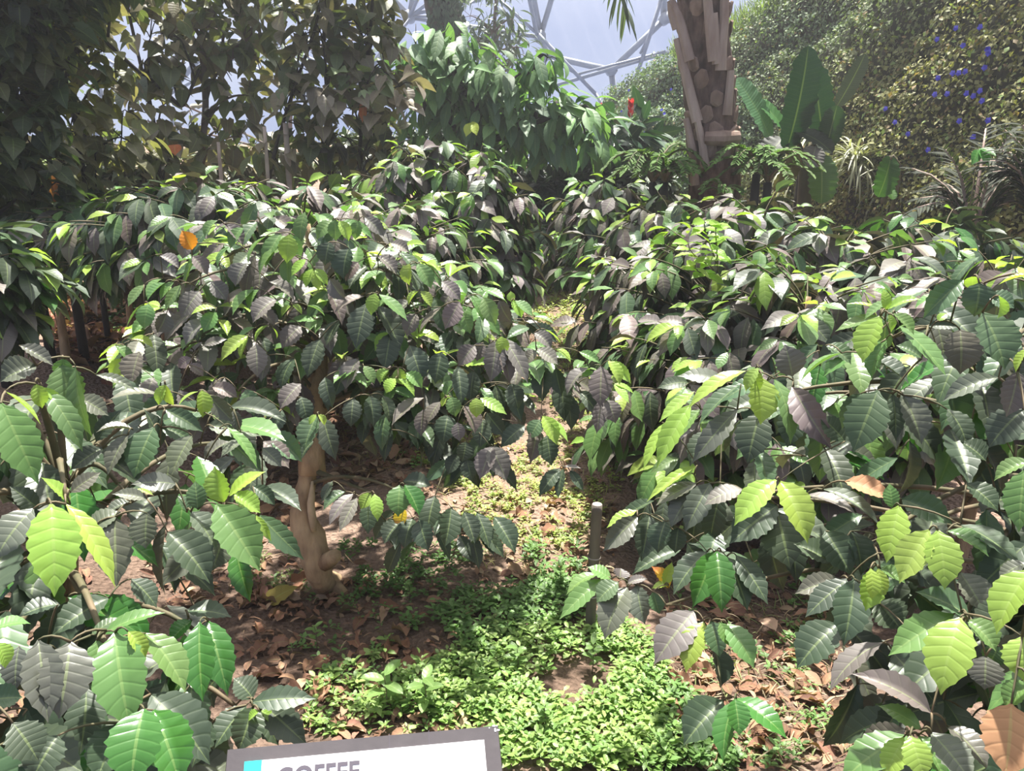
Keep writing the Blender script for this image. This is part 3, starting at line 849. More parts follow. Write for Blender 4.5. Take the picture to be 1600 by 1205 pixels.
# ---- the bush in the middle with the twisted trunk
MID = parse('''
587 458 580 493 24 b -.1; 592 460 637 502 26 g -.06; 570 463 522 490 22 m; 572 475 556 545 42 d; 590 478 625 550 38 d .03; 655 455 638 478 20 b -.08; 657 455 674 480 20 b -.08; 640 412 640 446 24 b -.06;
652 412 674 452 28 g -.03; 665 412 690 452 15 g; 600 425 565 440 24 g; 602 425 590 448 20 g; 718 472 695 515 32 m -.05; 690 480 655 520 20 m; 650 490 635 525 28 m; 722 488 735 522 22 g -.05; 735 462 755 505 26 g -.05;
755 465 775 508 28 g -.06; 780 470 800 505 30 m -.03; 800 470 815 497 20 b -.06; 805 470 833 495 22 g -.06; 800 472 798 455 14 b; 783 526 785 556 22 b -.12; 786 528 825 600 30 m -.06; 775 532 766 598 36 m -.10; 742 540 716 572 30 m -.03;
755 535 745 565 26 m; 783 548 796 600 24 m -.04; 835 520 862 545 26 m; 840 545 872 570 28 m -.04; 838 548 822 570 24 m; 852 515 877 538 15 b; 866 545 892 568 20 b -.03; 905 550 938 568 17 g; 940 572 938 637 38 m -.06;
950 564 968 602 24 b -.09; 955 564 986 600 19 b -.06; 920 575 886 618 32 m; 940 625 932 678 24 m; 950 625 962 662 30 m -.03; 850 572 848 628 34 d .02; 868 575 878 620 26 d .02; 566 572 534 595 19 g; 568 572 585 600 22 g -.03;
608 578 594 600 24 b -.05; 618 592 603 615 24 b -.08; 622 575 630 602 22 b -.06; 622 592 648 620 19 b -.08; 635 582 660 607 22 g -.03; 552 622 548 668 30 d; 578 618 584 668 28 d -.02; 598 618 608 662 24 d; 662 622 612 665 36 m -.03; 688 628 668 662 28 m -.06;
662 640 658 683 24 m; 696 620 712 594 20 g; 698 622 690 636 11 b -.05; 705 620 712 652 24 g -.06; 744 622 744 653 24 b -.11; 750 622 792 648 22 b -.08; 725 635 742 678 34 m -.04; 755 655 750 700 30 d -.02; 760 645 790 682 28 d;
700 648 692 695 34 d .02; 715 660 718 690 22 m -.03; 770 698 750 750 34 m -.03; 766 698 792 752 36 m -.04; 728 690 722 722 30 d .02; 715 710 700 742 24 d .04; 730 718 738 752 26 d .02; 845 656 828 686 28 e -.05; 838 668 828 724 30 m -.02;
820 665 782 700 28 d; 848 650 870 696 26 b -.08; 852 650 888 692 22 b -.06; 855 680 862 728 32 d; 875 732 842 776 24 d .05; 880 732 872 780 18 d .04; 880 730 908 732 12 m .05; 890 735 912 768 15 d .05;
520 752 503 785 17 d; 540 768 505 798 22 e; 552 772 514 822 24 m -.03; 558 778 530 832 22 m -.04; 580 770 563 796 22 b -.06; 585 772 590 815 21 b -.07; 575 785 575 835 28 d .0; 625 758 622 808 38 g -.05; 632 795 625 826 24 Y -.02; 632 758 655 806 34 G -.04;
630 752 674 760 30 d .02; 625 815 600 850 32 d .04; 645 810 632 858 32 d .02; 655 812 670 862 34 d .0; 680 775 668 835 36 d .0; 705 793 695 855 38 d -.02; 725 800 742 850 30 d -.02; 745 800 765 858 28 d; 772 808 805 865 36 d -.02;
218 550 205 602 38 m -.06; 232 475 225 515 28 g -.06; 225 475 198 512 22 g -.03; 260 490 245 520 30 m; 312 455 283 497 34 m -.04; 338 482 298 492 18 b -.06; 338 488 318 520 28 g -.08; 432 468 395 505 36 m -.05; 385 412 368 448 34 m -.05;
398 452 363 493 26 g -.07; 405 452 390 485 22 g -.08; 255 435 228 465 28 g -.03; 258 442 230 470 24 g -.06; 272 440 250 470 18 g -.07; 283 445 258 485 20 g -.07; 452 367 448 412 30 b -.10; 440 365 415 420 26 g -.06; 415 370 388 415 28 g -.04;
438 385 405 432 26 g -.07; 460 368 470 405 20 g -.03; 520 345 495 375 24 g; 523 343 525 377 24 g -.04; 530 345 545 377 20 b -.03; 515 378 508 415 30 d -.03; 545 388 537 437 38 d -.04; 450 400 450 448 22 g .02; 478 405 455 432 18 b -.06;
490 420 478 450 20 b -.04; 492 420 512 446 16 b -.06; 490 422 498 455 16 b -.07; 515 435 540 470 26 m -.03; 360 385 340 420 24 g -.02; 455 478 440 495 16 b -.06; 456 476 472 492 16 b -.07; 480 478 508 495 24 g -.04; 400 538 402 590 32 m -.08; 420 555 408 597 28 m -.03;
388 525 345 565 24 b -.05; 388 528 376 562 18 b -.08; 420 508 398 535 24 b -.05; 425 512 432 530 19 b -.07; 400 512 372 535 20 g -.03; 318 540 355 530 16 m; 300 560 278 575 20 m; 295 570 318 588 20 m; 495 650 475 705 36 e -.04; 505 652 525 720 32 d -.05;
495 648 483 664 13 b -.1; 497 648 507 665 13 b -.1; 412 690 452 732 38 m -.10; 425 675 472 722 36 e -.04; 400 680 380 715 28 m -.05; 470 600 437 640 32 m -.03; 508 590 520 638 26 d; 385 608 397 650 28 e -.03; 332 605 372 622 26 m -.02;
250 400 280 420 26 m; 330 440 355 470 28 m; 420 440 460 470 28 m; 350 350 380 385 28 m; 470 510 440 545 34 m; 500 530 480 590 36 d; 640 540 660 600 36 d; 690 550 680 600 34 d; 610 520 600 580 36 d; 560 560 540 610 34 m; 460 560 440 610 34 d;
240 590 225 640 30 m; 320 500 290 540 28 m; 350 590 330 640 28 m; 440 640 420 680 30 d; 530 500 510 540 32 d; 740 580 735 630 30 d; 800 600 810 640 30 d; 690 440 720 470 26 m; 590 400 620 430 28 m; 560 410 540 440 24 m;
300 400 325 430 26 m; 400 480 430 510 24 m; 280 610 300 650 28 m; 470 620 480 660 28 d; 180 540 205 570 22 g; 190 560 172 590 20 b; 205 530 240 545 20 b; 340 345 320 372 22 g; 300 375 285 405 24 m; 225 445 200 480 22 g; 640 470 615 500 26 m;
570 340 600 370 24 m; 560 345 555 375 20 g; 610 380 640 395 22 m; 380 355 360 390 22 g; 300 390 284 360 26 o -.10; 490 690 470 720 26 d''')
def d_mid(x, y):
    return 2.52 + 0.0006 * (640 - y) + 0.00035 * abs(x - 560) * 0.6
trunk_mid = [G(505, 915) + np.array([0, .05, -.04])] + [P(500, 905, 2.98), P(488, 850, 2.96), P(468, 805, 2.93), P(478, 760, 2.90), P(487, 700, 2.87), P(495, 620, 2.9), P(500, 520, 2.95), P(490, 420, 3.0), P(480, 350, 3.0)]
rootM = empty('coffee_bush', G(503, 918))
tag(rootM, 'wide coffee bush with a bare twisted trunk in the middle of the bed', 'bush')
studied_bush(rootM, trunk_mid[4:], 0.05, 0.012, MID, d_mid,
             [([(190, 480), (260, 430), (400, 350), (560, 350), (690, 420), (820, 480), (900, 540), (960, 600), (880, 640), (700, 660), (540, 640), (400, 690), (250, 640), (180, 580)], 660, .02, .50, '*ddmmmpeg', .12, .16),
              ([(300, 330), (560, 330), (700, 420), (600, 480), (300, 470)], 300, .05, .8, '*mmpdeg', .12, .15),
              ([(420, 380), (720, 420), (860, 520), (600, 530), (400, 480)], 240, .35, .9, 'ddmmeeg', .11, .15),  # rear leaves added to shade the soil in front of the trunk
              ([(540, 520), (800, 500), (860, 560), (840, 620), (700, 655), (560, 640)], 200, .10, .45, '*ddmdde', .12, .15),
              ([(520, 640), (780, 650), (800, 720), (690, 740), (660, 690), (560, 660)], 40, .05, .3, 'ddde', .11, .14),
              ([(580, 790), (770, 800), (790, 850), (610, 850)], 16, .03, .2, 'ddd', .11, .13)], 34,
             trunk_pts=[P(487, 740, 2.89)] + trunk_mid[5:])
# the bare trunk: knotted, swollen at the middle, flared at the soil
T = Tubes()
tp_ = spline(trunk_mid[:6] + [P(486, 720, 2.88)], 26)
rad = np.interp(np.linspace(0, 1, 26), [0, .06, .16, .3, .45, .56, .66, .8, 1], [.075, .062, .042, .038, .052, .056, .044, .032, .029])
T.add(tp_, rad, 14, 0.10)
# root flare and cut stubs
for (dx, dy, dz, r) in ((-.11, -.03, .0, .04), (.09, -.06, .01, .045), (.02, -.1, 0, .035), (-.05, .07, 0, .03)):
    T.add(bez(tp_[3], tp_[2] + np.array([dx * .5, dy * .5, 0]), tp_[1] + np.array([dx, dy, 0]), tp_[0] + np.array([dx * 1.5, dy * 1.5, -.05]), 7), np.linspace(.045, r * .5, 7), 8, .08)
T.build('trunk', M_BARK, rootM)
T = Tubes(); T.add([P(505, 880, 2.95), P(518, 872, 2.90), P(524, 868, 2.86)], [.034, .028, .024], 9, .06); T.build('cut_stub', M_BARK, rootM)
T = Tubes(); T.add(spline([P(490, 830, 2.90), P(486, 790, 2.86), P(488, 752, 2.84)], 8), [.010, .013, .015, .015, .014, .012, .008, .004], 6, .1)
T.build('dead_strip', simple_material('pale_dead_wood', (0.55, 0.42, 0.27), 0.8, (0.35, 0.26, 0.17), 20), rootM, label=None) if False else T.build('dead_strip', simple_material('pale_dead_wood', (0.55, 0.42, 0.27), 0.8, (0.35, 0.26, 0.17), 20), rootM)
# low side branch to the right of the trunk
T = Tubes(); T.add(bez(P(487, 735, 2.88), P(520, 745, 2.8), P(560, 765, 2.7), P(590, 772, 2.6), 10), np.linspace(.012, .004, 10), 6); T.build('branch', M_TWIG, rootM)

# ---- the bushes behind, grown
def place(px, ptop, D, R, label, nb=20, leaf=0.14, zoff=0.0, **k):
    nb = int(nb * 1.3)
    t = P(px, ptop, D)
    b = np.array([t[0], t[1], float(ground(t[0], t[1]))])
    H = t[2] - b[2]
    r = empty('coffee_bush', b)
    tag(r, label, 'bush', 'coffee bushes planted behind the near ones')
    grown_bush(r, b, H, R, nb, leaf, **k)
    return r
MM = 'mmmmpppppdddeegggb'
place(-130, 322, 3.6, .32, 'dark green coffee bush at the left edge above the red-brown leaf litter', 28, .14, mix='dddddeeemG', low=.6)
place(300, 262, 4.3, .60, 'coffee bush behind the left of the twisted trunk bush, below the heart-leaved trees', 20, .13, mix='dddmmeeg', low=.55)
place(175, 310, 4.9, .55, 'coffee bush half hidden at left, between the edge bush and the heart-leaved trees', 16, .13, mix='ddmmee', low=.8)
place(480, 275, 4.2, .72, 'coffee bush directly behind the crown of the twisted trunk bush', 22, .135, mix=MM)
place(660, 205, 5.2, .50, 'tall coffee bush below the light green drooping tree, left one of two', 26, .13, mix=MM, low=.2)
place(742, 228, 5.0, .36, 'tall coffee bush below the light green drooping tree, right one of two', 26, .13, mix=MM, low=.2)
place(620, 300, 4.4, .48, 'coffee bush in front of the two tall ones in the centre', 20, .13, mix=MM)
place(945, 272, 6.0, .40, 'coffee bush just left of the palm trunk', 20, .14, mix=MM)
place(1045, 295, 5.6, .55, 'coffee bush in front of the palm trunk base', 18, .14, mix=MM)
place(1015, 375, 4.3, .32, 'dull-leaved coffee bush beside the grassy gap, right of the log', 24, .135, mix='mmmmmddde', low=.12)
place(1110, 335, 4.0, .62, 'coffee bush with a bright yellow-green shoot on top, right of centre', 24, .135, mix=MM, low=.12)
place(1190, 300, 5.0, .66, 'coffee bush below the banana plant', 20, .14, mix=MM)
place(1310, 330, 4.4, .66, 'coffee bush below the pale strap-leaved plants', 20, .14, mix=MM)
place(1270, 395, 3.3, .52, 'coffee bush just behind the top of the big right-hand bush', 22, .13, mix=MM, low=.15)
place(1140, 440, 3.3, .50, 'coffee bush low behind the left sprays of the big right-hand bush', 20, .13, mix=MM, low=.1)
place(1470, 320, 5.2, .62, 'deep green coffee bush in shade by the dark narrow-leaved shrub', 18, .14, mix='dddddeG', young=.3)
place(1400, 385, 4.0, .50, 'coffee bush with bare pale twigs behind the top right spray', 14, .13, mix='mmmdde')
place(1590, 352, 3.3, .42, 'coffee bush at the right edge below the narrow-leaved shrub', 14, .13, mix=MM)
place(855, 345, 7.6, .25, 'small coffee bush at the back of the grassy gap', 16, .13, mix='ddmme')
place(230, 285, 5.9, .6, 'coffee bush at the back left, behind the half hidden one', 16, .13, mix='ddmmee', low=.7)
place(380, 278, 5.6, .62, 'coffee bush at the back left of centre, below the bamboo poles', 18, .13, mix=MM)
place(60, 300, 5.3, .6, 'coffee bush at the back of the left edge, below the dark corner tree', 16, .13, mix='ddddee', low=.7)
place(540, 270, 5.6, .6, 'coffee bush at the back, left of the two tall ones', 18, .13, mix=MM)
# the yellow-green shoot
rb = [o for o in bpy.data.objects if o.get('label', '').startswith('coffee bush with a bright')][0]
LV = Leaves(); T = Tubes()
for (x0, y0, x1, y1) in ((1120, 420, 1100, 345), (1118, 430, 1075, 380), (1122, 425, 1118, 350), (1110, 440, 1085, 410)):
    ln = bez(P(x0, y0, 3.6), P(x0, y0 - 20, 3.5), P(x1, y1 + 25, 3.42), P(x1, y1, 3.36), 8)
    T.add(ln, np.linspace(.004, .002, 8), 4)
    for k in range(2, 8):
        for sg in (-1, 1):
            d = norm(np.array([sg * .7, -.4, rng.uniform(-.4, .3)]) + rng.normal(0, .2, 3))
            c, gl, th = kind('b')
            LV.add(ln[k], d * rng.uniform(.06, .09), np.array([0, -.4, 1.]) + rng.normal(0, .2, 3), .04, c * np.array((1.1, 1.15, .8)), .4, .45, .6, .2, .04, .0)
s_ = T.build('branch', M_TWIG, rb); LV.build('foliage', M_COFFEE, s_, nu=10, nv=4, label='bright yellow-green young leaves')
# ------------------------------------------------------------------ trees and plants behind
def crown_tree(root, stems, blobs, D, shape, leafL, ratio, cols, mat, bark, nu=6, nv=4, thin=0.2, gloss=0.45, droop=0.6, rad=None, per=70, stem_r=0.02, bend=0.8, attach=None):
    """stems: lists of (px,py) read at distance D; blobs: (px,py,pr[,dD,scale]) = leafy sprays, each on its own branch"""
    S = []
    for st in stems:
        pts = np.array([P(q[0], q[1], D + (q[2] if len(q) > 2 else 0)) for q in st])
        if st[0][1] > 200:
            g0 = pts[0].copy(); g0[2] = float(ground(g0[0], g0[1])) - 0.05
            pts = np.concatenate([[g0], pts])
        sp = spline(pts, 24); S.append(sp)
        T = Tubes(); T.add(sp, np.linspace(stem_r, stem_r * .45, 24), 7, .06); T.build('trunk', bark, root)
    A = np.concatenate(S)
    for b in blobs:
        px, py, pr = b[:3]; dD = b[3] if len(b) > 3 else 0; cmul = b[4] if len(b) > 4 else None
        c = P(px, py, D + dD); r = pr * (D + dD) / FPX
        n = int(per * 1.0 * (pr / 60) ** 2) if len(b) < 6 else b[5]
        n = max(n, 10)
        dd = np.linalg.norm(A - (c - np.array([0, 0, .25])), axis=1)
        s = A[int(np.argmin(dd))]
        T = Tubes()
        T.add(bez(s, s + (c - s) * .4 + np.array([0, 0, .1]), s + (c - s) * .8 + np.array([0, 0, .05]), c, 8), np.linspace(stem_r * .45, .004, 8), 5)
        LV = Leaves()
        for tw in range(max(3, n // 9)):
            e_ = c + norm(rng.normal(0, 1, 3)) * r * rng.uniform(.4, .95)
            T.add(bez(c, c + (e_ - c) * .4 + np.array([0, 0, .04]), c + (e_ - c) * .8, e_, 4), np.linspace(.005, .003, 4), 4)
        for k in range(n):
            v = rng.normal(0, 1, 3); v = norm(v) * rng.uniform(.25, 1) ** .6 * r
            p = c + v
            o_ = norm(v * np.array([1, 1, .3]))
            d = norm(o_ * .6 + np.array([0, 0, -droop]) + rng.normal(0, .35, 3))
            n_ = norm(np.array([0, 0, .8]) + o_ * .5 + rng.normal(0, .35, 3))
            l_ = leafL * rng.uniform(.65, 1.2)
            col = np.array(cols[rng.integers(len(cols))] if cmul is None else cmul) * rng.uniform(.75, 1.25)
            LV.add(p, d * l_, n_, l_ * ratio * rng.uniform(.85, 1.1), col, gloss, thin, rng.uniform(.2, bend), rng.uniform(.05, .4), 0.0, 0.0)
        br = T.build('branch', bark, root)
        LV.build('foliage', mat, br, shape=shape, nu=nu, nv=nv)

OL = [(0.13, 0.14, 0.065), (0.17, 0.15, 0.085), (0.09, 0.115, 0.055), (0.21, 0.18, 0.115), (0.12, 0.155, 0.065), (0.20, 0.17, 0.12)]
LT = [(0.22, 0.28, 0.12), (0.16, 0.18, 0.10), (0.12, 0.14, 0.07)]
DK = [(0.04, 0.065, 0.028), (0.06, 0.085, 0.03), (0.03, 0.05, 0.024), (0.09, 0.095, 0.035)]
# dark tree in the top left corner
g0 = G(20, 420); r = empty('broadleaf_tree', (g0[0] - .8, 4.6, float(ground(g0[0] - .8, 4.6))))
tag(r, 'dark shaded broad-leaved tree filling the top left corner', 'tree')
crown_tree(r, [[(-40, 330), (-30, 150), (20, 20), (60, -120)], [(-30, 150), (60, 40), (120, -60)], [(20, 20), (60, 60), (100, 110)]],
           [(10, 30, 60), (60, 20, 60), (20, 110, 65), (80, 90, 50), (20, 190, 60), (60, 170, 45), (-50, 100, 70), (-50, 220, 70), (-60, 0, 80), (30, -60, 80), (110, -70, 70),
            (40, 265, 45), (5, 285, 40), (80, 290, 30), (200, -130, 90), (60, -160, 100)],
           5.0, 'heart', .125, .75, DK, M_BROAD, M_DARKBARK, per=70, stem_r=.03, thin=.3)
# olive, translucent tree next to it
r = empty('broadleaf_tree', G(130, 400))
tag(r, 'olive yellow broad-leaved tree behind the dark corner tree', 'tree')
crown_tree(r, [[(140, 330), (120, 200), (95, 90), (60, -80)], [(66, 30), (95, 110), (108, 118)], [(95, 90), (160, 60), (220, 115)]],
           [(85, 15, 45, 0, (.15, .15, .04)), (110, 55, 45, 0, (.15, .15, .04)), (160, 80, 42, 0, (.13, .135, .04)), (120, 140, 42, 0, (.15, .145, .04)), (170, 120, 35), (100, -40, 70), (190, -50, 60), (130, 30, 40, .3),
            (110, 205, 48, 0, (.16, .15, .08)), (150, 230, 40), (60, 235, 40), (190, 215, 46, 0, (.17, .165, .09)), (150, 265, 42, 0, (.20, .20, .12)), (110, 285, 38, 0, (.2, .22, .12))],
           5.8, 'heart', .13, .72, OL, M_BROAD, M_DARKBARK, per=62, stem_r=.022, thin=.38)
# three slender heart-leaved trees
r = empty('heart_leaved_tree', G(245, 420))
tag(r, 'slender heart-leaved tree with a thin black leaning stem, left of the three', 'tree')
crown_tree(r, [[(252, 300), (242, 190), (222, 110), (205, 40), (185, -70)], [(222, 110), (285, 170), (312, 108)]],
           [(200, 20, 42), (235, 60, 38), (225, 100, 30), (265, 120, 34), (250, -40, 60), (180, -40, 50), (200, 175, 36), (240, 215, 44), (275, 235, 44), (215, 250, 40), (255, 165, 30), (280, 60, 32), (225, 140, 26)],
           7.0, 'heart', .155, .8, OL, M_BROAD, M_DARKBARK, per=42, stem_r=.022, thin=.2)
r = empty('heart_leaved_tree', G(318, 420))
tag(r, 'heart-leaved tree with a pinkish brown crooked trunk, middle of the three', 'tree')
crown_tree(r, [[(310, 300), (318, 210), (324, 155), (316, 100), (318, 40), (300, -60)], [(316, 100), (360, 90), (400, 40)], [(318, 40), (345, 0), (380, -60)]],
           [(310, 20, 46), (350, 55, 44), (310, 75, 32), (350, 110, 42), (390, 30, 46), (400, 90, 40), (345, -40, 60), (420, -40, 60), (355, 165, 36), (390, 150, 32), (340, 205, 38), (375, 215, 38), (300, 200, 30), (270, 10, 36),
            (415, 15, 40, 0, (.2, .25, .12)), (325, 240, 36), (285, 90, 24)],
           7.2, 'heart', .16, .8, OL, M_BROAD, M_GREYBARK, per=46, stem_r=.04, thin=.2)
r = empty('heart_leaved_tree', G(505, 420))
tag(r, 'heart-leaved tree with large dull leaves on black stems, right of the three', 'tree')
crown_tree(r, [[(415, 290), (440, 200), (465, 120), (500, 30), (505, -60)], [(512, 240), (510, 130), (506, 60), (504, -40)], [(560, 250), (570, 150), (580, 40), (585, -60)]],
           [(455, 20, 44), (500, 50, 46), (540, 20, 44), (470, 80, 36), (530, 85, 44), (575, 50, 46), (600, 100, 40), (560, 110, 38), (610, 40, 36), (500, -50, 70), (590, -50, 60), (445, 130, 36), (475, 150, 38, 0, (.10, .13, .06)),
            (540, 135, 36, -.2, (.26, .33, .17)), (575, 130, 34, -.25, (.27, .33, .18)), (505, 165, 40, -.2, (.19, .16, .125)), (550, 170, 42, -.2, (.19, .16, .125)), (600, 160, 38, -.3, (.21, .175, .135)), (625, 135, 36, -.3, (.22, .18, .14)),
            (450, 190, 34), (490, 205, 36), (540, 215, 38, 0, (.07, .075, .05)), (590, 205, 34, 0, (.06, .07, .045)), (480, 245, 34), (530, 255, 36), (420, 235, 34), (580, 250, 36), (620, 230, 34)],
           6.6, 'heart', .165, .78, OL, M_BROAD, M_DARKBARK, per=48, stem_r=.022, thin=.2)
# the hanging dead leaf
for (x, y, x2, y2, w, D, lab) in ((568, 156, 566, 192, 12, 6.2, 'rust red dead leaf hanging from the right heart-leaved tree'), (273, 226, 274, 243, 20, 6.6, 'orange brown dead leaf caught below the black leaning stem')):
    LF = Leaves(); LF.add(P(x, y, D), P(x2, y2, D - .05) - P(x, y, D), np.array([.2, -1, .3]), w * D / FPX, (.45, .14, .06), .6, .3, .3, .5, .03, 0)
    tag(LF.build('dead_leaf', M_DRY, None, nu=10, nv=4, loc=P(x, y, D)), lab, 'leaf')
# bamboo poles standing among them
for (x0, y0, x1, y1, w, D, lab) in ((416, 285, 413, 198, 5, 6.4, 'pale bamboo pole standing below the middle heart-leaved tree'), (449, 290, 446, 192, 8, 6.5, 'thicker pale pole just right of the thin bamboo pole'), (341, 275, 341, 222, 5, 6.8, 'short pinkish pole beside the crooked trunk'),
                                (40, 330, 42, 270, 6, 5.6, 'pale post in the shade at the left edge')):
    b_ = P(x0, y0, D); b_[2] = float(ground(b_[0], b_[1])) - .03; t_ = P(x1, y1, D)
    T = Tubes(); r_ = w / 2 * D / FPX
    k = np.linspace(0, 1, 12)[:, None]; pts = b_ * (1 - k) + t_ * k
    T.add(pts, [r_ * (1.18 if q % 3 == 0 else 1) for q in range(12)], 8)
    o = T.build('garden_pole', simple_material('pale_bamboo', (.52, .42, .36), .7, (.38, .30, .25), 10), None, loc=b_)
    tag(o, lab, 'pole')
# rusty dry fern tufts at left
for (x, y, s, lab) in ((30, 235, 34, 'rusty brown dry frond tuft in the shade at the left edge'), (95, 300, 26, 'small orange dry frond tuft above the left coffee bushes')):
    c = P(x, y + s * .8, 5.4); gz = float(ground(c[0], c[1]))
    LF = Leaves()
    for k in range(46):
        d = norm(np.array([rng.normal(0, .38), rng.normal(0, .3), 1.0]))
        l_ = s * 5.4 / FPX * rng.uniform(1.0, 1.9)
        LF.add(c, d * l_, np.array([rng.normal(0, .5), -1, .3]), .022, np.array((.42, .17, .07)) * rng.uniform(.6, 1.3), .7, .25, .5, .3, 0, 0)
    rt = empty('dry_fern', (c[0], c[1], gz)); tag(rt, lab, 'fern')
    T = Tubes(); T.add([np.array([c[0], c[1], gz - .03]), (c + np.array([c[0], c[1], gz])) / 2, c], [.03, .028, .03], 7); T.build('stem', M_DARKBARK, rt)
    LF.build('fronds', M_STRAP, rt, shape='strap', nu=5, nv=2)

# drooping light green tree in the centre
CO = [(0.11, 0.21, 0.085), (0.14, 0.26, 0.10), (0.085, 0.175, 0.08), (0.17, 0.30, 0.12), (0.09, 0.18, 0.10)]
r = empty('drooping_tree', G(770, 400))
tag(r, 'light green tree with long drooping leaves in the centre, in front of the dome', 'tree')
crown_tree(r, [[(760, 300), (750, 230), (735, 170), (700, 90), (690, 60)], [(735, 170), (800, 130), (845, 95)], [(750, 230), (830, 190), (900, 175)], [(750, 220), (690, 190), (650, 170)]],
           [(650, 70, 36), (690, 65, 36), (725, 75, 34), (650, 110, 34), (690, 115, 40), (735, 115, 38), (775, 110, 34), (660, 150, 36), (705, 160, 40), (750, 160, 40), (795, 150, 38), (840, 150, 36), (835, 100, 26), (855, 90, 22),
            (665, 185, 30), (715, 200, 30), (770, 200, 38), (820, 195, 38), (865, 185, 36), (900, 185, 32), (925, 175, 26), (915, 215, 30), (940, 220, 20), (880, 215, 30), (840, 220, 26), (790, 225, 26), (800, 180, 34, .4), (720, 140, 36, .4), (870, 160, 28, .2), (680, 90, 30, .4)],
           8.0, 'coffee', .30, .36, CO, M_BROAD, M_DARKBARK, nu=8, nv=4, per=90, stem_r=.06, thin=.32, gloss=.55, droop=.85, bend=1.0)
LF = Leaves()
for (x, y, x2, y2) in ((738, 190, 745, 212), (735, 192, 728, 214)):
    LF.add(P(x, y, 7.6), P(x2, y2, 7.5) - P(x, y, 7.6), np.array([0, -1, .4]), .09, (.42, .52, .05), .4, .4, .4, .2, .0, 0)
LF.build('foliage', M_BROAD, r, nu=8, nv=4, label='yellowing pair of leaves')
# dark shrubs in the shade under and beside it
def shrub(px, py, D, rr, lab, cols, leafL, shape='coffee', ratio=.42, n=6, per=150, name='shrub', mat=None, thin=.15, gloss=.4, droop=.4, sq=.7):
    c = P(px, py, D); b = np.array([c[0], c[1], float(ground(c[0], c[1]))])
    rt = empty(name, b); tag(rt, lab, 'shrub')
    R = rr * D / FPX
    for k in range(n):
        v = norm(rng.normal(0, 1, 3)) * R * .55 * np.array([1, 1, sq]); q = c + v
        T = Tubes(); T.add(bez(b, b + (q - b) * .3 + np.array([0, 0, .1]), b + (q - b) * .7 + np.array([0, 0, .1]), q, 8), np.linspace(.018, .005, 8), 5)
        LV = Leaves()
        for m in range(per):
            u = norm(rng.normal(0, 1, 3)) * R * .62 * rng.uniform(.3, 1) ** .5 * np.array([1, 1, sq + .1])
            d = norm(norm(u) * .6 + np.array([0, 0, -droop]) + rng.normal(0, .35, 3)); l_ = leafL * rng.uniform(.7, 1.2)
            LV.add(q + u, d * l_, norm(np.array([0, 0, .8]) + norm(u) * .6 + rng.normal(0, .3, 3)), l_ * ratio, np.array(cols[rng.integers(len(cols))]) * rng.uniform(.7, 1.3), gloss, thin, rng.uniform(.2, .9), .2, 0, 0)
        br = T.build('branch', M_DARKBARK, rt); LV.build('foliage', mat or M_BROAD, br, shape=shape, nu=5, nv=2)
    return rt
VD = [(0.02, 0.04, 0.022), (0.03, 0.055, 0.03), (0.015, 0.03, 0.018)]  # tints darkened to put the shade under the tree into the leaves
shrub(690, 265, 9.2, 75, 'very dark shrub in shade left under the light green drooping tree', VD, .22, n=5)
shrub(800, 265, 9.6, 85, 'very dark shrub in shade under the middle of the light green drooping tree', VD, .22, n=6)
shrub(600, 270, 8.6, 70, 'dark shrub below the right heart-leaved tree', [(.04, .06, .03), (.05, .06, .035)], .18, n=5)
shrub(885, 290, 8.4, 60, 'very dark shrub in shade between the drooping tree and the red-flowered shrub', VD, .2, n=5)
rf = shrub(955, 225, 8.8, 62, 'dark large-leaved shrub with red flower spikes left of the palm', [(.025, .07, .035), (.035, .09, .045), (.02, .05, .03)], .36, n=6, per=34, ratio=.38)
for (x, y) in ((985, 172), (940, 180)):
    LF = Leaves(); c = P(x, y + 12, 8.6)
    for k in range(22):
        th = rng.uniform(0, 6.28); d = norm(np.array([math.cos(th) * .5, math.sin(th) * .5, 1.0]))
        LF.add(c + np.array([0, 0, k * .007]), d * .07, np.array([math.cos(th), math.sin(th), .3]), .035, np.array((.62, .05, .09)) * rng.uniform(.7, 1.2), .5, .3, .5, .2, 0, 0)
    LF.build('flower_spike', M_PETAL, rf, shape='oval', nu=3, nv=2, label='red flower spike')
for (px, py, D, rr, lab, cols) in ((440, 262, 8.8, 50, 'dull olive shrub behind the bamboo poles', OL), (360, 265, 8.6, 42, 'olive shrub behind the pinkish pole', OL), (200, 278, 7.2, 46, 'olive grey shrub behind the left coffee bushes', OL), (100, 278, 7.4, 50, 'pale olive shrub behind the orange dry tuft', LT),
                                   (20, 290, 7.6, 60, 'dark shrub at the far left behind the coffee bushes', DK), (560, 245, 9.2, 46, 'shaded shrub behind the right heart-leaved tree', DK), (300, 268, 9.0, 44, 'grey green shrub behind the crooked trunk', OL),
                                   (870, 330, 8.2, 60, 'low dark shrub at the back end of the grassy gap', VD), (1000, 285, 8.4, 50, 'dark low shrub at the left foot of the palm', [(.05, .08, .04), (.04, .06, .035)])):
    shrub(px, py, D, rr, lab, cols, .13, n=5, per=170, ratio=.5)
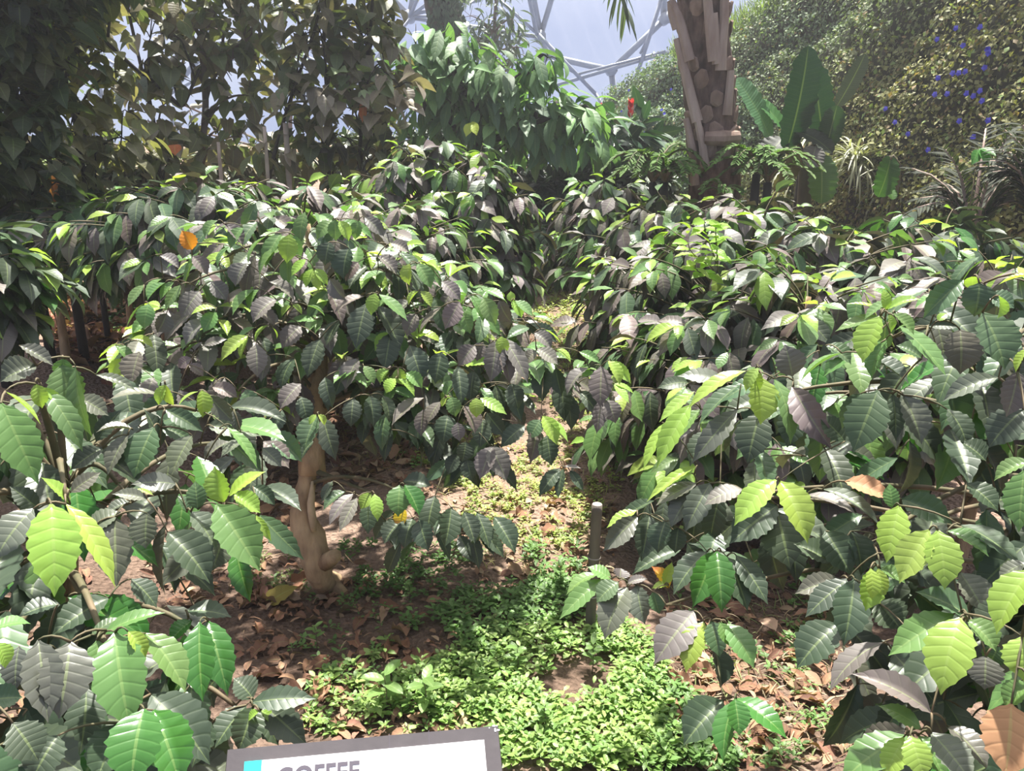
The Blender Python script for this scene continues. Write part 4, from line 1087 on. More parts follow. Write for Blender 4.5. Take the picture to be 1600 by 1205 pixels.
# trees against the sky, far off
r = empty('slender_tree', (P(765, 60, 15)[0], P(765, 60, 15)[1], 1.4)); tag(r, 'distant fine-leaved tree silhouetted against the dome', 'tree')
crown_tree(r, [[(760, 320), (765, 150), (770, 80), (775, 0)]], [(735, 25, 26), (765, 45, 26), (790, 50, 28), (815, 75, 26), (800, 30, 18), (780, 90, 30), (750, 70, 22), (820, 110, 20), (735, 55, 18), (770, -20, 40)], 15, 'long', .26, .24, [(.07, .11, .09), (.09, .14, .11)], M_BROAD, M_GREYBARK, nu=4, nv=2, per=240, stem_r=.06)
r = empty('slender_tree', (P(455, 60, 14)[0], P(455, 60, 14)[1], 1.4)); tag(r, 'distant fine-leaved tree seen through the heart-leaved trees', 'tree')
crown_tree(r, [[(450, 320), (455, 150), (460, 80)]], [(440, 80, 26), (470, 90, 24), (450, 110, 26), (620, 60, 24), (590, 80, 24), (170, 115, 30), (200, 130, 26), (120, 170, 30)], 14, 'long', .22, .25, [(.10, .15, .12), (.12, .17, .14)], M_BROAD, M_GREYBARK, nu=4, nv=2, per=130, stem_r=.05)
c = P(702, 80, 12); b = np.array([c[0], c[1], float(ground(c[0], c[1])) - .1])
r = empty('palm_tree', b); tag(r, 'dark thick palm trunk rising behind the light green drooping tree', 'tree')
T = Tubes(); T.add(spline([b, P(700, 200, 12), P(702, 60, 12), P(688, 0, 12), P(672, -120, 12)], 20), np.linspace(.27, .22, 20), 14, .07); T.build('trunk', M_DARKBARK, r)
LF = Leaves()
for k in range(260):
    p = P(rng.uniform(668, 726), rng.uniform(-20, 75), 11.75); d = norm(np.array([rng.normal(0, .4), -.3, -1]))
    LF.add(p, d * rng.uniform(.06, .14), np.array([0, -1, .4]), .05, np.array((.06, .09, .06)) * rng.uniform(.6, 1.6), .5, .2, .5, .1, 0, 0)
LF.build('climber', M_SMALL, r, shape='oval', nu=2, nv=2, label='small-leaved climber on the dark trunk')

# ------------------------------------------------------------------ the palm
DP = 7.6
M_PALM = simple_material('palm_fibre', (.20, .13, .105), .95, (.06, .04, .034), 16, 1.0, (1, 1, .5))
M_BOOT = simple_material('palm_boot', (.33, .235, .19), .9, (.19, .125, .10), 12, .5, (1, 1, .4))
M_STUB = simple_material('palm_stub', (.46, .36, .31), .85, (.30, .21, .175), 10, .5, (1, 1, .25))
c = P(1118, 300, DP); b = np.array([c[0], c[1], float(ground(c[0], c[1])) - .05])
rp = empty('palm_tree', b); tag(rp, 'thick palm trunk with old leaf bases, right of centre', 'tree')
ax = spline([b, P(1118, 290, DP), P(1112, 200, DP), P(1103, 100, DP), P(1098, 0, DP), P(1096, -150, DP), P(1092, -420, DP)], 40)
rr_ = np.interp(np.linspace(0, 1, 40), [0, .2, .4, 1], [.27, .235, .215, .21])
T = Tubes(); T.add(ax, rr_, 22, .07); T.build('trunk', M_PALM, rp)
def ax_at(z):
    k = np.interp(z, ax[:, 2], np.arange(40)); i = int(min(k, 38)); f = k - i
    return ax[i] * (1 - f) + ax[i + 1] * f, np.interp(k, np.arange(40), rr_)
def slab(name, mat, pts, widths, thick, outs, label=None):
    """a curved tapering slab (old leaf base): pts along it, widths, outward directions"""
    V = []; F = []
    n = len(pts)
    for i in range(n):
        t = norm(np.gradient(np.array(pts), axis=0)[i]); o = norm(outs[i] - t * (outs[i] @ t)); s = np.cross(t, o)
        w = widths[i] / 2
        for (a_, q) in ((-1, 0), (-.6, thick * .8), (0, thick), (.6, thick * .8), (1, 0), (.5, -thick * .5), (-.5, -thick * .5)):
            V.append(pts[i] + s * w * a_ + o * q)
    for i in range(n - 1):
        for j in range(7):
            F.append((i * 7 + j, i * 7 + (j + 1) % 7, (i + 1) * 7 + (j + 1) % 7, (i + 1) * 7 + j))
    F.append(tuple(range(7))[::-1]); F.append(tuple((n - 1) * 7 + q for q in range(7)))
    o_ = obj(name, V, F, mat, rp, smooth=False)
    if label: o_['label'] = label
    return o_
zb, zt = P(1118, 270, DP)[2], P(1098, -60, DP)[2]
nrow = 13
for q in range(nrow):
    z0 = zb + (zt - zb) * q / (nrow - 1)
    for m in range(5):
        if rng.random() < .35: continue
        az = -math.pi / 2 + (m - 2.0 + (q % 2) * .5) * .78 + rng.uniform(-.08, .08)
        hd = np.array([math.cos(az), math.sin(az), 0])
        pts, outs, ws = [], [], []
        hgt = rng.uniform(.09, .15)
        for u in np.linspace(0, 1, 5):
            cc, rad_ = ax_at(z0 + hgt * u + rng.uniform(-.004, .004))
            tw = az + .25 * (u - .5) * (1 if m % 2 else -1)
            h2 = np.array([math.cos(tw), math.sin(tw), 0])
            pts.append(cc + h2 * (rad_ * .97 + .03 * u)); outs.append(h2 + np.array([0, 0, .1]))
            ws.append((.07, .125, .14, .10, .05)[int(u * 4 + .01)] * 1.0)
        slab('leaf_base', M_BOOT, pts, ws, .016, outs)
# long dead stalks still attached
for st in ([(1048, 0), (1062, 30), (1072, 70), (1078, 95)], [(1058, 60), (1070, 110), (1082, 160), (1090, 190)], [(1104, -20), (1108, 30), (1112, 70), (1115, 95)], [(1132, -20), (1132, 30), (1128, 70), (1126, 110)],
           [(1090, 190), (1098, 225), (1102, 262)], [(1072, 185), (1082, 230), (1086, 290)], [(1142, 110), (1140, 140), (1136, 180)], [(1116, 20), (1118, 60), (1120, 100)], [(1048, 5), (1050, 22), (1058, 45)]):
    w0 = 15 if len(st) > 3 else 13
    pts = spline([P(x, y, DP - .27 + .02 * abs(x - 1100) / 10) for (x, y) in st], 8)
    slab('dead_stalk', M_STUB, list(pts), [w0 * DP / FPX * f for f in np.linspace(.75, 1.05, 8)], .03, [np.array([0, -1, .1])] * 8)
# boxy ledge of old bases low on the trunk
cc = P(1128, 205, DP - .24)
slab('leaf_base', M_BOOT, [cc + np.array([-.14, .02, -.06]), cc + np.array([0, -.02, -.06]), cc + np.array([.15, .03, -.05])], [.12, .14, .12], .06, [np.array([0, -1, .25])] * 3, 'broad ledge of an old leaf base')
# a living frond hanging from the crown, and others arching away
M_FROND = leaf_material('palm_leaflet', veins=0, bump=0, midrib=.12)
def frond(name, parent, path, ll, wl, n, col, hang=.6, mat=None, spread=1.0, gloss=.4, stalk=None):
    T = Tubes(); T.add(path, np.linspace(.018, .006, len(path)), 5)
    st = T.build(name, stalk or M_STUB, parent)
    LF = Leaves()
    for k in range(n):
        u = .12 + .88 * k / (n - 1); i_ = min(int(u * (len(path) - 1)), len(path) - 2); f = u * (len(path) - 1) - i_
        p = path[i_] * (1 - f) + path[i_ + 1] * f; t = norm(path[i_ + 1] - path[i_]); sd = norm(np.cross(t, [0, 0, 1.0]) + 1e-6)
        for sg in (-1, 1):
            d = norm(t * .75 + sd * sg * spread * rng.uniform(.6, 1) + np.array([0, 0, -hang]) + rng.normal(0, .08, 3)); l_ = ll * (1 - .55 * abs(u - .45)) * rng.uniform(.85, 1.1)
            LF.add(p, d * l_, norm(np.array([0, -.3, 1.0]) + rng.normal(0, .2, 3)), wl, np.array(col) * rng.uniform(.75, 1.25), gloss, .25, rng.uniform(.2, .7), .3, 0, 0)
    LF.build('leaflets', mat or M_FROND, st, shape='strap', nu=4, nv=2)
    return st
ctop = ax[-1]
frond('frond', rp, spline([ctop, P(1010, -380, DP - .4), P(955, -150, DP - .5), P(965, -10, DP - .5), P(978, 18, DP - .5)], 14), .42, .026, 34, (.06, .085, .06), hang=.8, spread=.9)
for az in (0.3, 1.2, 2.2, 3.4, 4.6, 5.6):
    h = np.array([math.cos(az), math.sin(az), 0])
    frond('frond', rp, bez(ctop, ctop + h * .5 + np.array([0, 0, 1.0]), ctop + h * 1.8 + np.array([0, 0, 1.2]), ctop + h * 2.8 + np.array([0, 0, .2]), 12), .5, .028, 30, (.07, .12, .05), hang=.4)

# ferns round its foot
def fern(px, py, D, n, L, lab, col, flat=0.15):
    c = P(px, py, D); gz = float(ground(c[0], c[1])); rt = empty('fern', (c[0], c[1], gz)); tag(rt, lab, 'fern')
    T = Tubes(); T.add([np.array([c[0], c[1], gz - .03]), np.array([c[0], c[1], (gz + c[2]) / 2]), c], [.05, .05, .035], 7); T.build('rootstock', M_DARKBARK, rt)
    for k in range(n):
        az = 2 * math.pi * k / n + rng.uniform(-.3, .3); h = np.array([math.cos(az), math.sin(az), 0]); l_ = L * rng.uniform(.7, 1.15)
        up_ = rng.uniform(.35, 1.0); pa = bez(c, c + h * l_ * .18 + np.array([0, 0, l_ * .55 * up_]), c + h * l_ * .55 + np.array([0, 0, l_ * .8 * up_]), c + h * l_ * .9 + np.array([0, 0, l_ * .45 * up_ - l_ * flat]), 10)
        frond('frond', rt, pa, L * .2, .028, 24, col, hang=.0, mat=M_SMALL, gloss=.8, stalk=M_TWIG)
FC = (.10, .19, .045)
fern(1038, 285, 7.3, 12, .46, 'fern on the left side of the palm foot', FC); fern(1182, 272, 7.3, 14, .46, 'fern on the right side of the palm foot', FC)
fern(1128, 306, 7.0, 9, .24, 'small fern in front of the palm trunk', FC); fern(1020, 285, 7.4, 10, .55, 'spreading fern left of the palm, above the coffee bushes', (.08, .14, .04))
fern(1200, 285, 7.3, 10, .45, 'fern between the palm and the banana plant', (.09, .15, .045))

# ------------------------------------------------------------------ the banana plant
DB = 8.2
c = P(1262, 310, DB); b = np.array([c[0], c[1], float(ground(c[0], c[1])) - .05])
rb_ = empty('banana_plant', b); tag(rb_, 'banana plant with tall dark upright leaves against the creeper bank', 'plant')
T = Tubes(); T.add(spline([b, P(1258, 290, DB), P(1256, 240, DB)], 10), np.linspace(.09, .055, 10), 12, .03); T.build('stem', simple_material('banana_stem', (.09, .10, .045), .6, (.06, .05, .03), 8, .3, (1, 1, .3)), rb_)
def bleaf(pts, w, col, dz=0.0, bend=.25, nrm=(0, -1, .35), label=None, thin=.2, fold=.15, parent=rb_):
    (x0, y0), (x1, y1) = pts
    p0 = P(x0, y0, DB + dz); p1 = P(x1, y1, DB + dz - .1)
    T = Tubes(); s0 = P(1256, 245, DB) if parent is rb_ else p0 + np.array([0, 0, -.2])
    T.add(bez(s0, s0 + (p0 - s0) * .4, s0 + (p0 - s0) * .8, p0, 6), np.linspace(.03, .016, 6), 6)
    LF = Leaves(); LF.add(p0, p1 - p0, np.array(nrm), w * DB / FPX, col, .42, thin, bend, fold, .015, 0)
    lf = LF.build('leaf', M_BANANA, parent, shape='banana', nu=30, nv=8, veins=9, label=label)
    T.build('leaf_stalk', M_STUB if False else M_TWIG, lf)
BD_ = (.014, .045, .024)
bleaf([(1228, 238), (1263, 72)], 50, BD_, -.1, .35, (.25, -1, .2)); bleaf([(1285, 215), (1270, 98)], 40, (.015, .05, .022), .1, .3, (-.3, -1, .2))
bleaf([(1205, 220), (1150, 122)], 44, (.09, .20, .10), .15, .3, (.4, -.8, .6)); bleaf([(1228, 205), (1185, 158)], 34, (.05, .16, .04), .3, .3, (.3, -.7, .8))
bleaf([(1305, 170), (1352, 84)], 26, (.03, .04, .045), .2, .3, (.2, -1, .3)); bleaf([(1290, 235), (1308, 165)], 32, (.035, .08, .03), .05, .3, (-.4, -1, .1))
bleaf([(1282, 238), (1283, 318)], 42, (.07, .15, .035), -.25, .35, (.1, -1, .3), None, .35); bleaf([(1225, 215), (1190, 262)], 46, (.04, .05, .04), -.05, .7, (0, -.5, 1))
bleaf([(1240, 205), (1300, 240)], 44, (.03, .04, .03), -.1, .7, (0, -.4, 1)); bleaf([(1275, 228), (1265, 262)], 30, (.12, .11, .09), -.3, .3, (0, -.8, .6), 'withered greyish leaf')
bleaf([(1250, 230), (1210, 300)], 30, (.10, .09, .04), -.15, .6, (.5, -.9, .2))
rb2 = empty('banana_plant', (P(1385, 300, DB)[0], P(1385, 300, DB)[1], float(ground(*P(1385, 300, DB)[:2])))); tag(rb2, 'young banana plant with one drooping leaf, among the pale strap-leaved plants', 'plant')
T = Tubes(); q0 = np.array(rb2.location); T.add(spline([q0 - np.array([0, 0, .05]), P(1410, 260, DB + .1), P(1395, 243, DB)], 10), np.linspace(.03, .012, 10), 8); T.build('stem', M_TWIG, rb2)
bleaf([(1392, 243), (1372, 308)], 34, (.045, .12, .03), -.1, .5, (.2, -1, .3), None, .35, .2, rb2); bleaf([(1385, 285), (1395, 312)], 18, (.08, .2, .04), .1, .3, (.2, -1, .3), None, .35, .2, rb2)
# pale strap-leaved plants
for (x, y, n, lab) in ((1252, 262, 60, 'pale strap-leaved plant left below the banana'), (1338, 250, 130, 'pale strap-leaved plant right of the banana'), (1405, 285, 80, 'dry pale strap-leaved plant under the drooping banana leaf')):
    c = P(x, y, 8.9); gz = float(ground(c[0], c[1])); rt = empty('strap_leaved_plant', (c[0], c[1], gz)); tag(rt, lab, 'plant')
    T = Tubes(); T.add([np.array([c[0], c[1], gz - .03]), np.array([c[0], c[1], (gz + c[2]) / 2]), c], [.05, .05, .03], 7); T.build('stem', M_DARKBARK, rt)
    LF = Leaves()
    for k in range(n):
        az = rng.uniform(0, 6.28); h = np.array([math.cos(az), math.sin(az) , 0]); l_ = rng.uniform(.3, .62)
        d = norm(h * .7 + np.array([0, 0, rng.uniform(-.9, .3)]))
        LF.add(c + rng.normal(0, .05, 3), d * l_, norm(np.array([0, 0, 1.0]) + h * .6), .024, np.array((.40, .40, .29)) * rng.uniform(.6, 1.25), .5, .2, rng.uniform(.8, 1.9), .3, 0, 0)
    LF.build('foliage', M_STRAP, rt, shape='strap', nu=8, nv=2)
# narrow-leaved shrub at right, its tint darkened to stand for the shadow there
for (x, y, D, rad_, lab) in ((1530, 285, 6.3, 105, 'dark narrow-leaved shrub at the right edge above the coffee bushes'), (1640, 240, 6.0, 95, 'dark narrow-leaved shrub running out at the right edge')):
    c = P(x, y, D); gz = float(ground(c[0], c[1])); rt = empty('shrub', (c[0], c[1], gz)); tag(rt, lab, 'shrub')
    for q in range(16):
        R = rad_ * D / FPX; e_ = c + norm(np.array([rng.normal(0, 1), rng.normal(0, .6), rng.normal(.05, .5)])) * R * rng.uniform(.5, .95)
        b0 = np.array([c[0], c[1], gz]); pa = bez(b0, b0 + np.array([0, 0, (c[2] - gz) * .6]), c, e_, 10)
        frond('branch', rt, pa[4:], .17, .02, 22, (.016, .022, .014), hang=.3, gloss=.8)
LF = Leaves()
for (x, y, x2, y2) in ((1530, 232, 1545, 262), (1528, 234, 1518, 258), (1532, 232, 1556, 244)):
    LF.add(P(x, y, 6.1), P(x2, y2, 6.0) - P(x, y, 6.1), np.array([0, -1, .5]), .07, (.06, .2, .04), .4, .35, .5, .2, 0, 0)
rt = empty('seedling', (P(1530, 232, 6.1)[0], P(1530, 232, 6.1)[1], float(ground(*P(1530, 232, 6.1)[:2])))); tag(rt, 'fresh green shoot lit among the dark narrow-leaved shrub', 'plant')
T = Tubes(); T.add([np.array(rt.location), np.array(rt.location) * .5 + P(1530, 232, 6.1) * .5, P(1530, 232, 6.1)], [.008, .006, .004], 5); T.build('stem', M_TWIG, rt); LF.build('foliage', M_BROAD, rt, nu=8, nv=4)
# ------------------------------------------------------------------ the sign
def sign():
    TL = P(352, 1168, 1.16); TR = P(781, 1130, 1.16)
    x = TR - TL; Wd = np.linalg.norm(x); x = x / Wd
    nrm = norm(np.array([0.02, -0.62, 0.78])); nrm = norm(nrm - x * (nrm @ x))
    y = np.cross(nrm, x)                                   # up the board
    Hd = 0.30
    cen = (TL + TR) / 2 - y * Hd
    gz = float(ground(cen[0], cen[1]))
    rt = empty('information_sign', (cen[0], cen[1], gz)); tag(rt, 'grey framed white information board titled COFFEE at the bottom edge', 'sign')
    def Q(u, v, h): return TL + x * u - y * v + nrm * h
    def plate(name, u0, u1, v0, v1, h0, h1, mat, bev=.002):
        V = [Q(u0, v0, h0), Q(u1, v0, h0), Q(u1, v1, h0), Q(u0, v1, h0), Q(u0 + bev, v0 + bev, h1), Q(u1 - bev, v0 + bev, h1), Q(u1 - bev, v1 - bev, h1), Q(u0 + bev, v1 - bev, h1)]
        F = [(0, 1, 2, 3), (7, 6, 5, 4), (0, 4, 5, 1), (1, 5, 6, 2), (2, 6, 7, 3), (3, 7, 4, 0)]
        return obj(name, V, F, mat, rt, smooth=False)
    mf = simple_material('sign_frame', (.075, .066, .071), .55, (.06, .053, .058), 30, .05)
    mw = simple_material('sign_white', (.86, .86, .88), .45, (.84, .84, .87), 4)
    mc = simple_material('sign_cyan', (.03, .62, .62), .45, (.03, .58, .6), 4)
    mt = simple_material('sign_ink', (.085, .075, .095), .5, (.08, .07, .09), 4)
    plate('frame', 0, Wd, 0, Hd, -.018, .004, mf, .004)
    px = Wd / 431.0
    plate('panel', 32 * px, 402 * px, 24 * px, Hd - .02, .0035, .0052, mw, .0004)
    plate('colour_tab', 31 * px, 57 * px, 24 * px, 24 * px + .09, .0045, .0062, mc, .0003)
    # seams in the frame
    for u in (250, 313):
        plate('seam', u * px, u * px + .0006, .002, .022, .0038, .0043, mt, 0)
    for (u, v, a, b_) in ((417, 3, 5, 3), (420, 8, 3, 6), (424, 10, 5, 3), (411, 6, 2, 2), (423, 4, 3, 2)):
        plate('scratch', u * px, (u + a) * px, v * px, (v + b_) * px, .0036, .0046, mw, .0003)
    # dot on the tab
    T = [Q(44 * px, 24 * px + .018, .0063) + (x * math.cos(t) + y * math.sin(t)) * .005 for t in np.linspace(0, 2 * math.pi, 17)[:-1]]
    obj('tab_dot', T + [t + nrm * .0006 for t in T], [tuple(range(16, 32))] + [(k, (k + 1) % 16, (k + 1) % 16 + 16, k + 16) for k in range(16)], mw, rt, smooth=False)
    # title
    from mathutils import Matrix
    cu = bpy.data.curves.new('title_lettering', 'FONT'); cu.body = 'COFFEE'; cu.size = .040; cu.extrude = .0003; cu.offset = .0011; cu.space_character = 1.02
    cu.materials.append(mt)
    o = bpy.data.objects.new('title_curve', cu)
    me_ = bpy.data.meshes.new_from_object(o); bpy.data.objects.remove(o)
    o = bpy.data.objects.new('title_lettering', me_); COL.objects.link(o); o.parent = rt
    co_ = np.array([v_.co[:] for v_ in me_.vertices]); kx, ky = .104 / np.ptp(co_[:, 0]), .026 / np.ptp(co_[:, 1])
    for v_ in me_.vertices: v_.co.x = (v_.co.x - co_[:, 0].min()) * kx; v_.co.y = (v_.co.y - co_[:, 1].min()) * ky
    pos = Q(80 * px, 24 * px + .037, .0056) - np.array(rt.location)
    o.matrix_local = Matrix(((x[0], y[0], nrm[0], pos[0]), (x[1], y[1], nrm[1], pos[1]), (x[2], y[2], nrm[2], pos[2]), (0, 0, 0, 1)))
    # post
    T = Tubes(); p0 = (Q(Wd / 2, Hd * .55, -.018)); T.add([np.array([p0[0], p0[1] , gz - .1]), np.array([p0[0], p0[1], gz + .3]), p0], .03, 10); T.build('post', mf, rt)
sign()

# ------------------------------------------------------------------ the bamboo stake
b = G(921, 985); t = P(933, 792, np.linalg.norm(b - CAM) * .93)
k = (2.4 if False else 0)
top = np.array([b[0] + .02, b[1] + .01, b[2] + .50])
# lean it so that it ends where it is seen
rt = empty('bamboo_stake', b); tag(rt, 'dark cut bamboo stake standing in the weeds', 'stake')
d_ = ray(933, 789); s_ = b[1] / d_[1]; top = CAM + d_ * s_
T = Tubes(); n_ = 24; kk = np.linspace(0, 1, n_)[:, None]; pts = (b - np.array([0, 0, .08])) * (1 - kk) + top * kk
rad = np.full(n_, .0185)
for q in (3, 9, 15): rad[q] = .0225; rad[q - 1] = .0175
T.add(pts, rad, 14); T.build('culm', simple_material('weathered_bamboo', (.17, .145, .115), .6, (.07, .06, .05), 18, .3, (1, 1, .2)), rt)
for q in (3, 9, 15):
    T = Tubes(); c_ = pts[q]; u_ = norm(top - b); T.add([c_ - u_ * .004, c_ - u_ * .002, c_ + u_ * .002, c_ + u_ * .004], [.019, .0235, .0235, .019], 14); T.build('node_ring', simple_material('bamboo_node', (.36, .33, .29), .7, (.2, .18, .15), 30), rt)
T = Tubes(); T.add([top - np.array([0, 0, .004]), top + np.array([0, 0, .003]), top + np.array([0, 0, .005])], [.0165, .0165, .006], 14); T.build('cut_end', simple_material('cut_bamboo', (.55, .48, .42), .8), rt)

# ------------------------------------------------------------------ log, sticks
T = Tubes(); p0 = G(806, 424); p1 = G(868, 431); T.add([p0 + np.array([0, 0, .05]), (p0 + p1) / 2 + np.array([0, 0, .055]), p1 + np.array([0, 0, .05])], [.06, .065, .055], 10, .06)
tag(T.build('log', simple_material('log_bark', (.26, .14, .13), .9, (.14, .08, .07), 10, .6, (.3, 1, 1)), None, loc=(p0 + p1) / 2), 'reddish brown log lying across the back of the grassy gap', 'log')
M_STICK = simple_material('dry_stick', (.42, .31, .20), .85, (.28, .2, .13), 20)
sticks = [((755, 938), (824, 916), .007, 'longest pale dry stick lying in front of the trodden strip'), ((824, 832), (844, 857), .005, 'short pale stick on the trodden strip left of the stake'), ((640, 935), (605, 905), .003, 'thin forked twig right of the twisted trunk'), ((1215, 910), (1230, 925), .004, 'short pale stick in the shade below the right bush'),
          ((1285, 1110), (1318, 1095), .005, 'grey stick on the soil under the right bush'), ((1000, 1003), (1022, 1012), .007, 'broken grey twig ends beside the hanging dull leaf'), ((500, 1010), (450, 990), .003, 'thin twig among the brown leaves left of the twisted trunk'), ((1225, 1165), (1240, 1150), .004, 'pale twig near the lowest right spray')]
for (q0, q1, r_, lab) in sticks:
    a_, b_ = G(*q0), G(*q1); m_ = (a_ + b_) / 2 + rng.normal(0, .006, 3)
    up_ = np.array([0, 0, r_ + .012]); T = Tubes(); T.add(spline([a_ + up_, m_ + up_, b_ + up_], 8), np.linspace(r_, r_ * .6, 8), 6, .08)
    tag(T.build('stick', M_STICK, None, loc=m_), lab, 'stick')

# ------------------------------------------------------------------ fallen leaves, each its own
protos = []
for q in range(10):
    L_ = Leaves(); l_ = rng.uniform(.8, 1.2)
    L_.add(np.array([-.5 * l_, 0, .12]), np.array([l_, 0, rng.uniform(-.1, .15)]), np.array([rng.normal(0, .2), rng.normal(0, .35), 1.0]), l_ * rng.uniform(.42, .7), [(.27, .135, .085), (.36, .20, .13), (.20, .10, .065), (.42, .27, .18), (.30, .16, .11)][q % 5],
           .75, .15, rng.uniform(.3, 1.7) * (-1 if False else 1), rng.uniform(.2, .9), rng.uniform(.06, .16), rng.uniform(.01, .03))
    o = L_.build('fallen_leaf', M_DRY, None, shape=('heart', 'coffee', 'oval')[q % 3], nu=12, nv=6, veins=3)
    protos.append(o)
zones = [([(375, 900), (520, 870), (640, 960), (730, 1060), (480, 1110), (380, 1040)], 112, .056, 'dry brown leaf fallen on the dark soil between the twisted trunk and the sign', 'brown leaves on the dark soil'),
         ([(560, 700), (900, 690), (960, 760), (920, 900), (760, 900), (620, 760)], 46, .058, 'dry brown leaf fallen on the sunlit trodden strip', 'brown leaves on the sunlit strip'),
         ([(1040, 1010), (1200, 870), (1330, 980), (1300, 1190), (1060, 1190)], 52, .06, 'dry brown leaf fallen on the soil below the right bush', 'brown leaves below the right bush'),
         ([(80, 470), (200, 450), (215, 520), (160, 590), (95, 520)], 58, .12, 'red-brown leaf fallen on the litter slope at the left', 'brown leaves on the left slope'),
         ([(400, 640), (660, 640), (640, 740), (520, 740), (420, 800)], 30, .065, 'dry brown leaf fallen behind the twisted trunk', 'brown leaves behind the trunk')]
first = {}
for (poly, n, size, lab, grp) in zones:
    for (x, y) in poly_points(poly, n):
        q = int(rng.integers(10)); p = G(x, y)
        if q in first: o = protos[q].copy(); COL.objects.link(o)
        else: o = protos[q]; first[q] = 1
        s = size * rng.uniform(.55, 1.35)
        o.location = (p[0], p[1], p[2] - .02 * s + .004); o.scale = (s, s, s); o.rotation_euler = (rng.normal(0, .25), rng.normal(0, .25), rng.uniform(0, 6.28))
        tag(o, lab, 'leaf', grp)
for q in range(10):
    if q not in first: bpy.data.objects.remove(protos[q])
p = G(443, 943); LF = Leaves(); e_ = .14
LF.add(p + np.array([-.04, -.01, .02]), np.array([.085, .065, .02]), np.array([-.2, -.7, 1.0]), .075, (.34, .27, .07), .5, .2, .5, .3, .03, 0)
tag(LF.build('fallen_leaf', M_DRY, None, shape='heart', nu=12, nv=6, loc=p), 'single yellow leaf fallen at the foot of the twisted trunk', 'leaf')
p = G(1195, 993); LF = Leaves(); LF.add(p + np.array([0, .04, .04]), np.array([.02, -.09, .01]), np.array([0, -.5, 1.0]), .06, (.50, .33, .25), .6, .2, .5, .3, .02, 0)
tag(LF.build('fallen_leaf', M_DRY, None, shape='coffee', nu=12, nv=6, loc=p), 'pale pinkish leaf lying on edge below the right bush', 'leaf')

# ------------------------------------------------------------------ litter, too fine to count
LT_ = Leaves()
def litter(poly, n, size, cols):
    for (x, y) in poly_points(poly, n):
        p = G(x, y); d = norm(np.array([rng.normal(), rng.normal(), rng.normal(0, .25)]))
        l_ = size * rng.uniform(.4, 1.4); thin_ = rng.random() < .45
        LT_.add(p + np.array([0, 0, .006 + .012 * rng.random()]), d * l_, np.array([rng.normal(0, .5), rng.normal(0, .5), 1.0]), l_ * (.07 if thin_ else rng.uniform(.3, .6)), np.array(cols[rng.integers(len(cols))]) * rng.uniform(.6, 1.4), .8, .1, rng.uniform(.1, 1.4), rng.uniform(0, .7), .05, 0)
BR = [(.25, .13, .085), (.33, .19, .12), (.16, .09, .06), (.40, .27, .18), (.22, .11, .08)]
litter([(370, 880), (520, 860), (760, 940), (760, 1100), (460, 1120), (380, 1050)], 420, .045, BR)
litter([(560, 690), (960, 690), (960, 980), (760, 930), (640, 800)], 900, .045, BR + [(.45, .33, .22)] * 2)
litter([(1030, 860), (1340, 860), (1340, 1205), (1040, 1205)], 900, .05, BR)
litter([(70, 460), (230, 440), (230, 520), (170, 600), (80, 540)], 900, .11, [(.30, .12, .075), (.36, .17, .10), (.22, .09, .06), (.42, .22, .14)])
litter([(380, 620), (700, 620), (640, 760), (520, 760), (420, 860), (380, 760)], 900, .08, BR)
litter([(800, 440), (900, 430), (1020, 540), (1060, 620), (900, 660), (780, 560)], 600, .06, BR)
litter([(230, 880), (420, 860), (420, 960), (260, 960)], 250, .05, BR)
litter([(20, 880), (150, 880), (150, 1200), (20, 1200)], 150, .05, BR)
litter([(470, 1100), (620, 1080), (790, 1110), (780, 1150), (460, 1160)], 260, .045, BR)
o = LT_.build('leaf_litter', M_DRY, None, shape='oval', nu=4, nv=2); tag(o, 'fine dry litter of leaf bits and twigs over the soil', 'litter', kind='stuff')

# ------------------------------------------------------------------ weeds, the low carpet
WD = Leaves()
def weeds(poly, n, size, hgt, cols, per=(5, 9)):
    for (x, y) in poly_points(poly, n):
        p = G(x, y); h = hgt * rng.uniform(.5, 1.3)
        if math.sin(7 * p[0] + 3 * p[1]) * math.sin(8 * p[1] - 4 * p[0] + 1) < -.35 + rng.uniform(-.4, .1): continue
        top = p + np.array([rng.normal(0, .01), rng.normal(0, .01), h])
        a0 = rng.uniform(0, 6.28); m = int(rng.integers(*per))
        cc = np.array(cols[rng.integers(len(cols))])
        for q in range(m):
            az = a0 + q * 2.4; f = q / m
            hd = np.array([math.cos(az), math.sin(az), 0]); s = p + (top - p) * (1 - .75 * f)
            l_ = size * rng.uniform(.6, 1.2) * (.75 + .5 * f)
            d = norm(hd + np.array([0, 0, rng.uniform(-.15, .55)]))
            WD.add(s + hd * l_ * .12, d * l_, norm(np.array([0, 0, 1.0]) + rng.normal(0, .2, 3)), l_ * rng.uniform(.42, .55), cc * rng.uniform(.75, 1.3), .42, .36, rng.uniform(.2, .9), .2, 0, 0)
W1 = [(.20, .31, .085), (.24, .35, .10), (.15, .26, .07), (.27, .37, .12)]
W2 = [(.14, .25, .075), (.16, .28, .085), (.11, .20, .06)]
W3 = [(.32, .38, .10), (.27, .34, .09), (.38, .40, .14), (.21, .29, .07)]
weeds([(560, 1125), (620, 1060), (700, 1020), (780, 985), (900, 975), (990, 985), (1040, 1030), (1035, 1090), (1070, 1205), (780, 1215), (770, 1130)], 950, .033, .055, W1)
weeds([(630, 975), (760, 930), (900, 900), (935, 960), (760, 1010), (690, 1030)], 230, .034, .05, W2)
weeds([(1000, 1060), (1080, 1080), (1150, 1205), (1040, 1205)], 130, .033, .04, W2)
weeds([(530, 850), (700, 850), (830, 870), (760, 935), (560, 935)], 260, .026, .035, [(.07, .15, .035), (.09, .18, .045)])
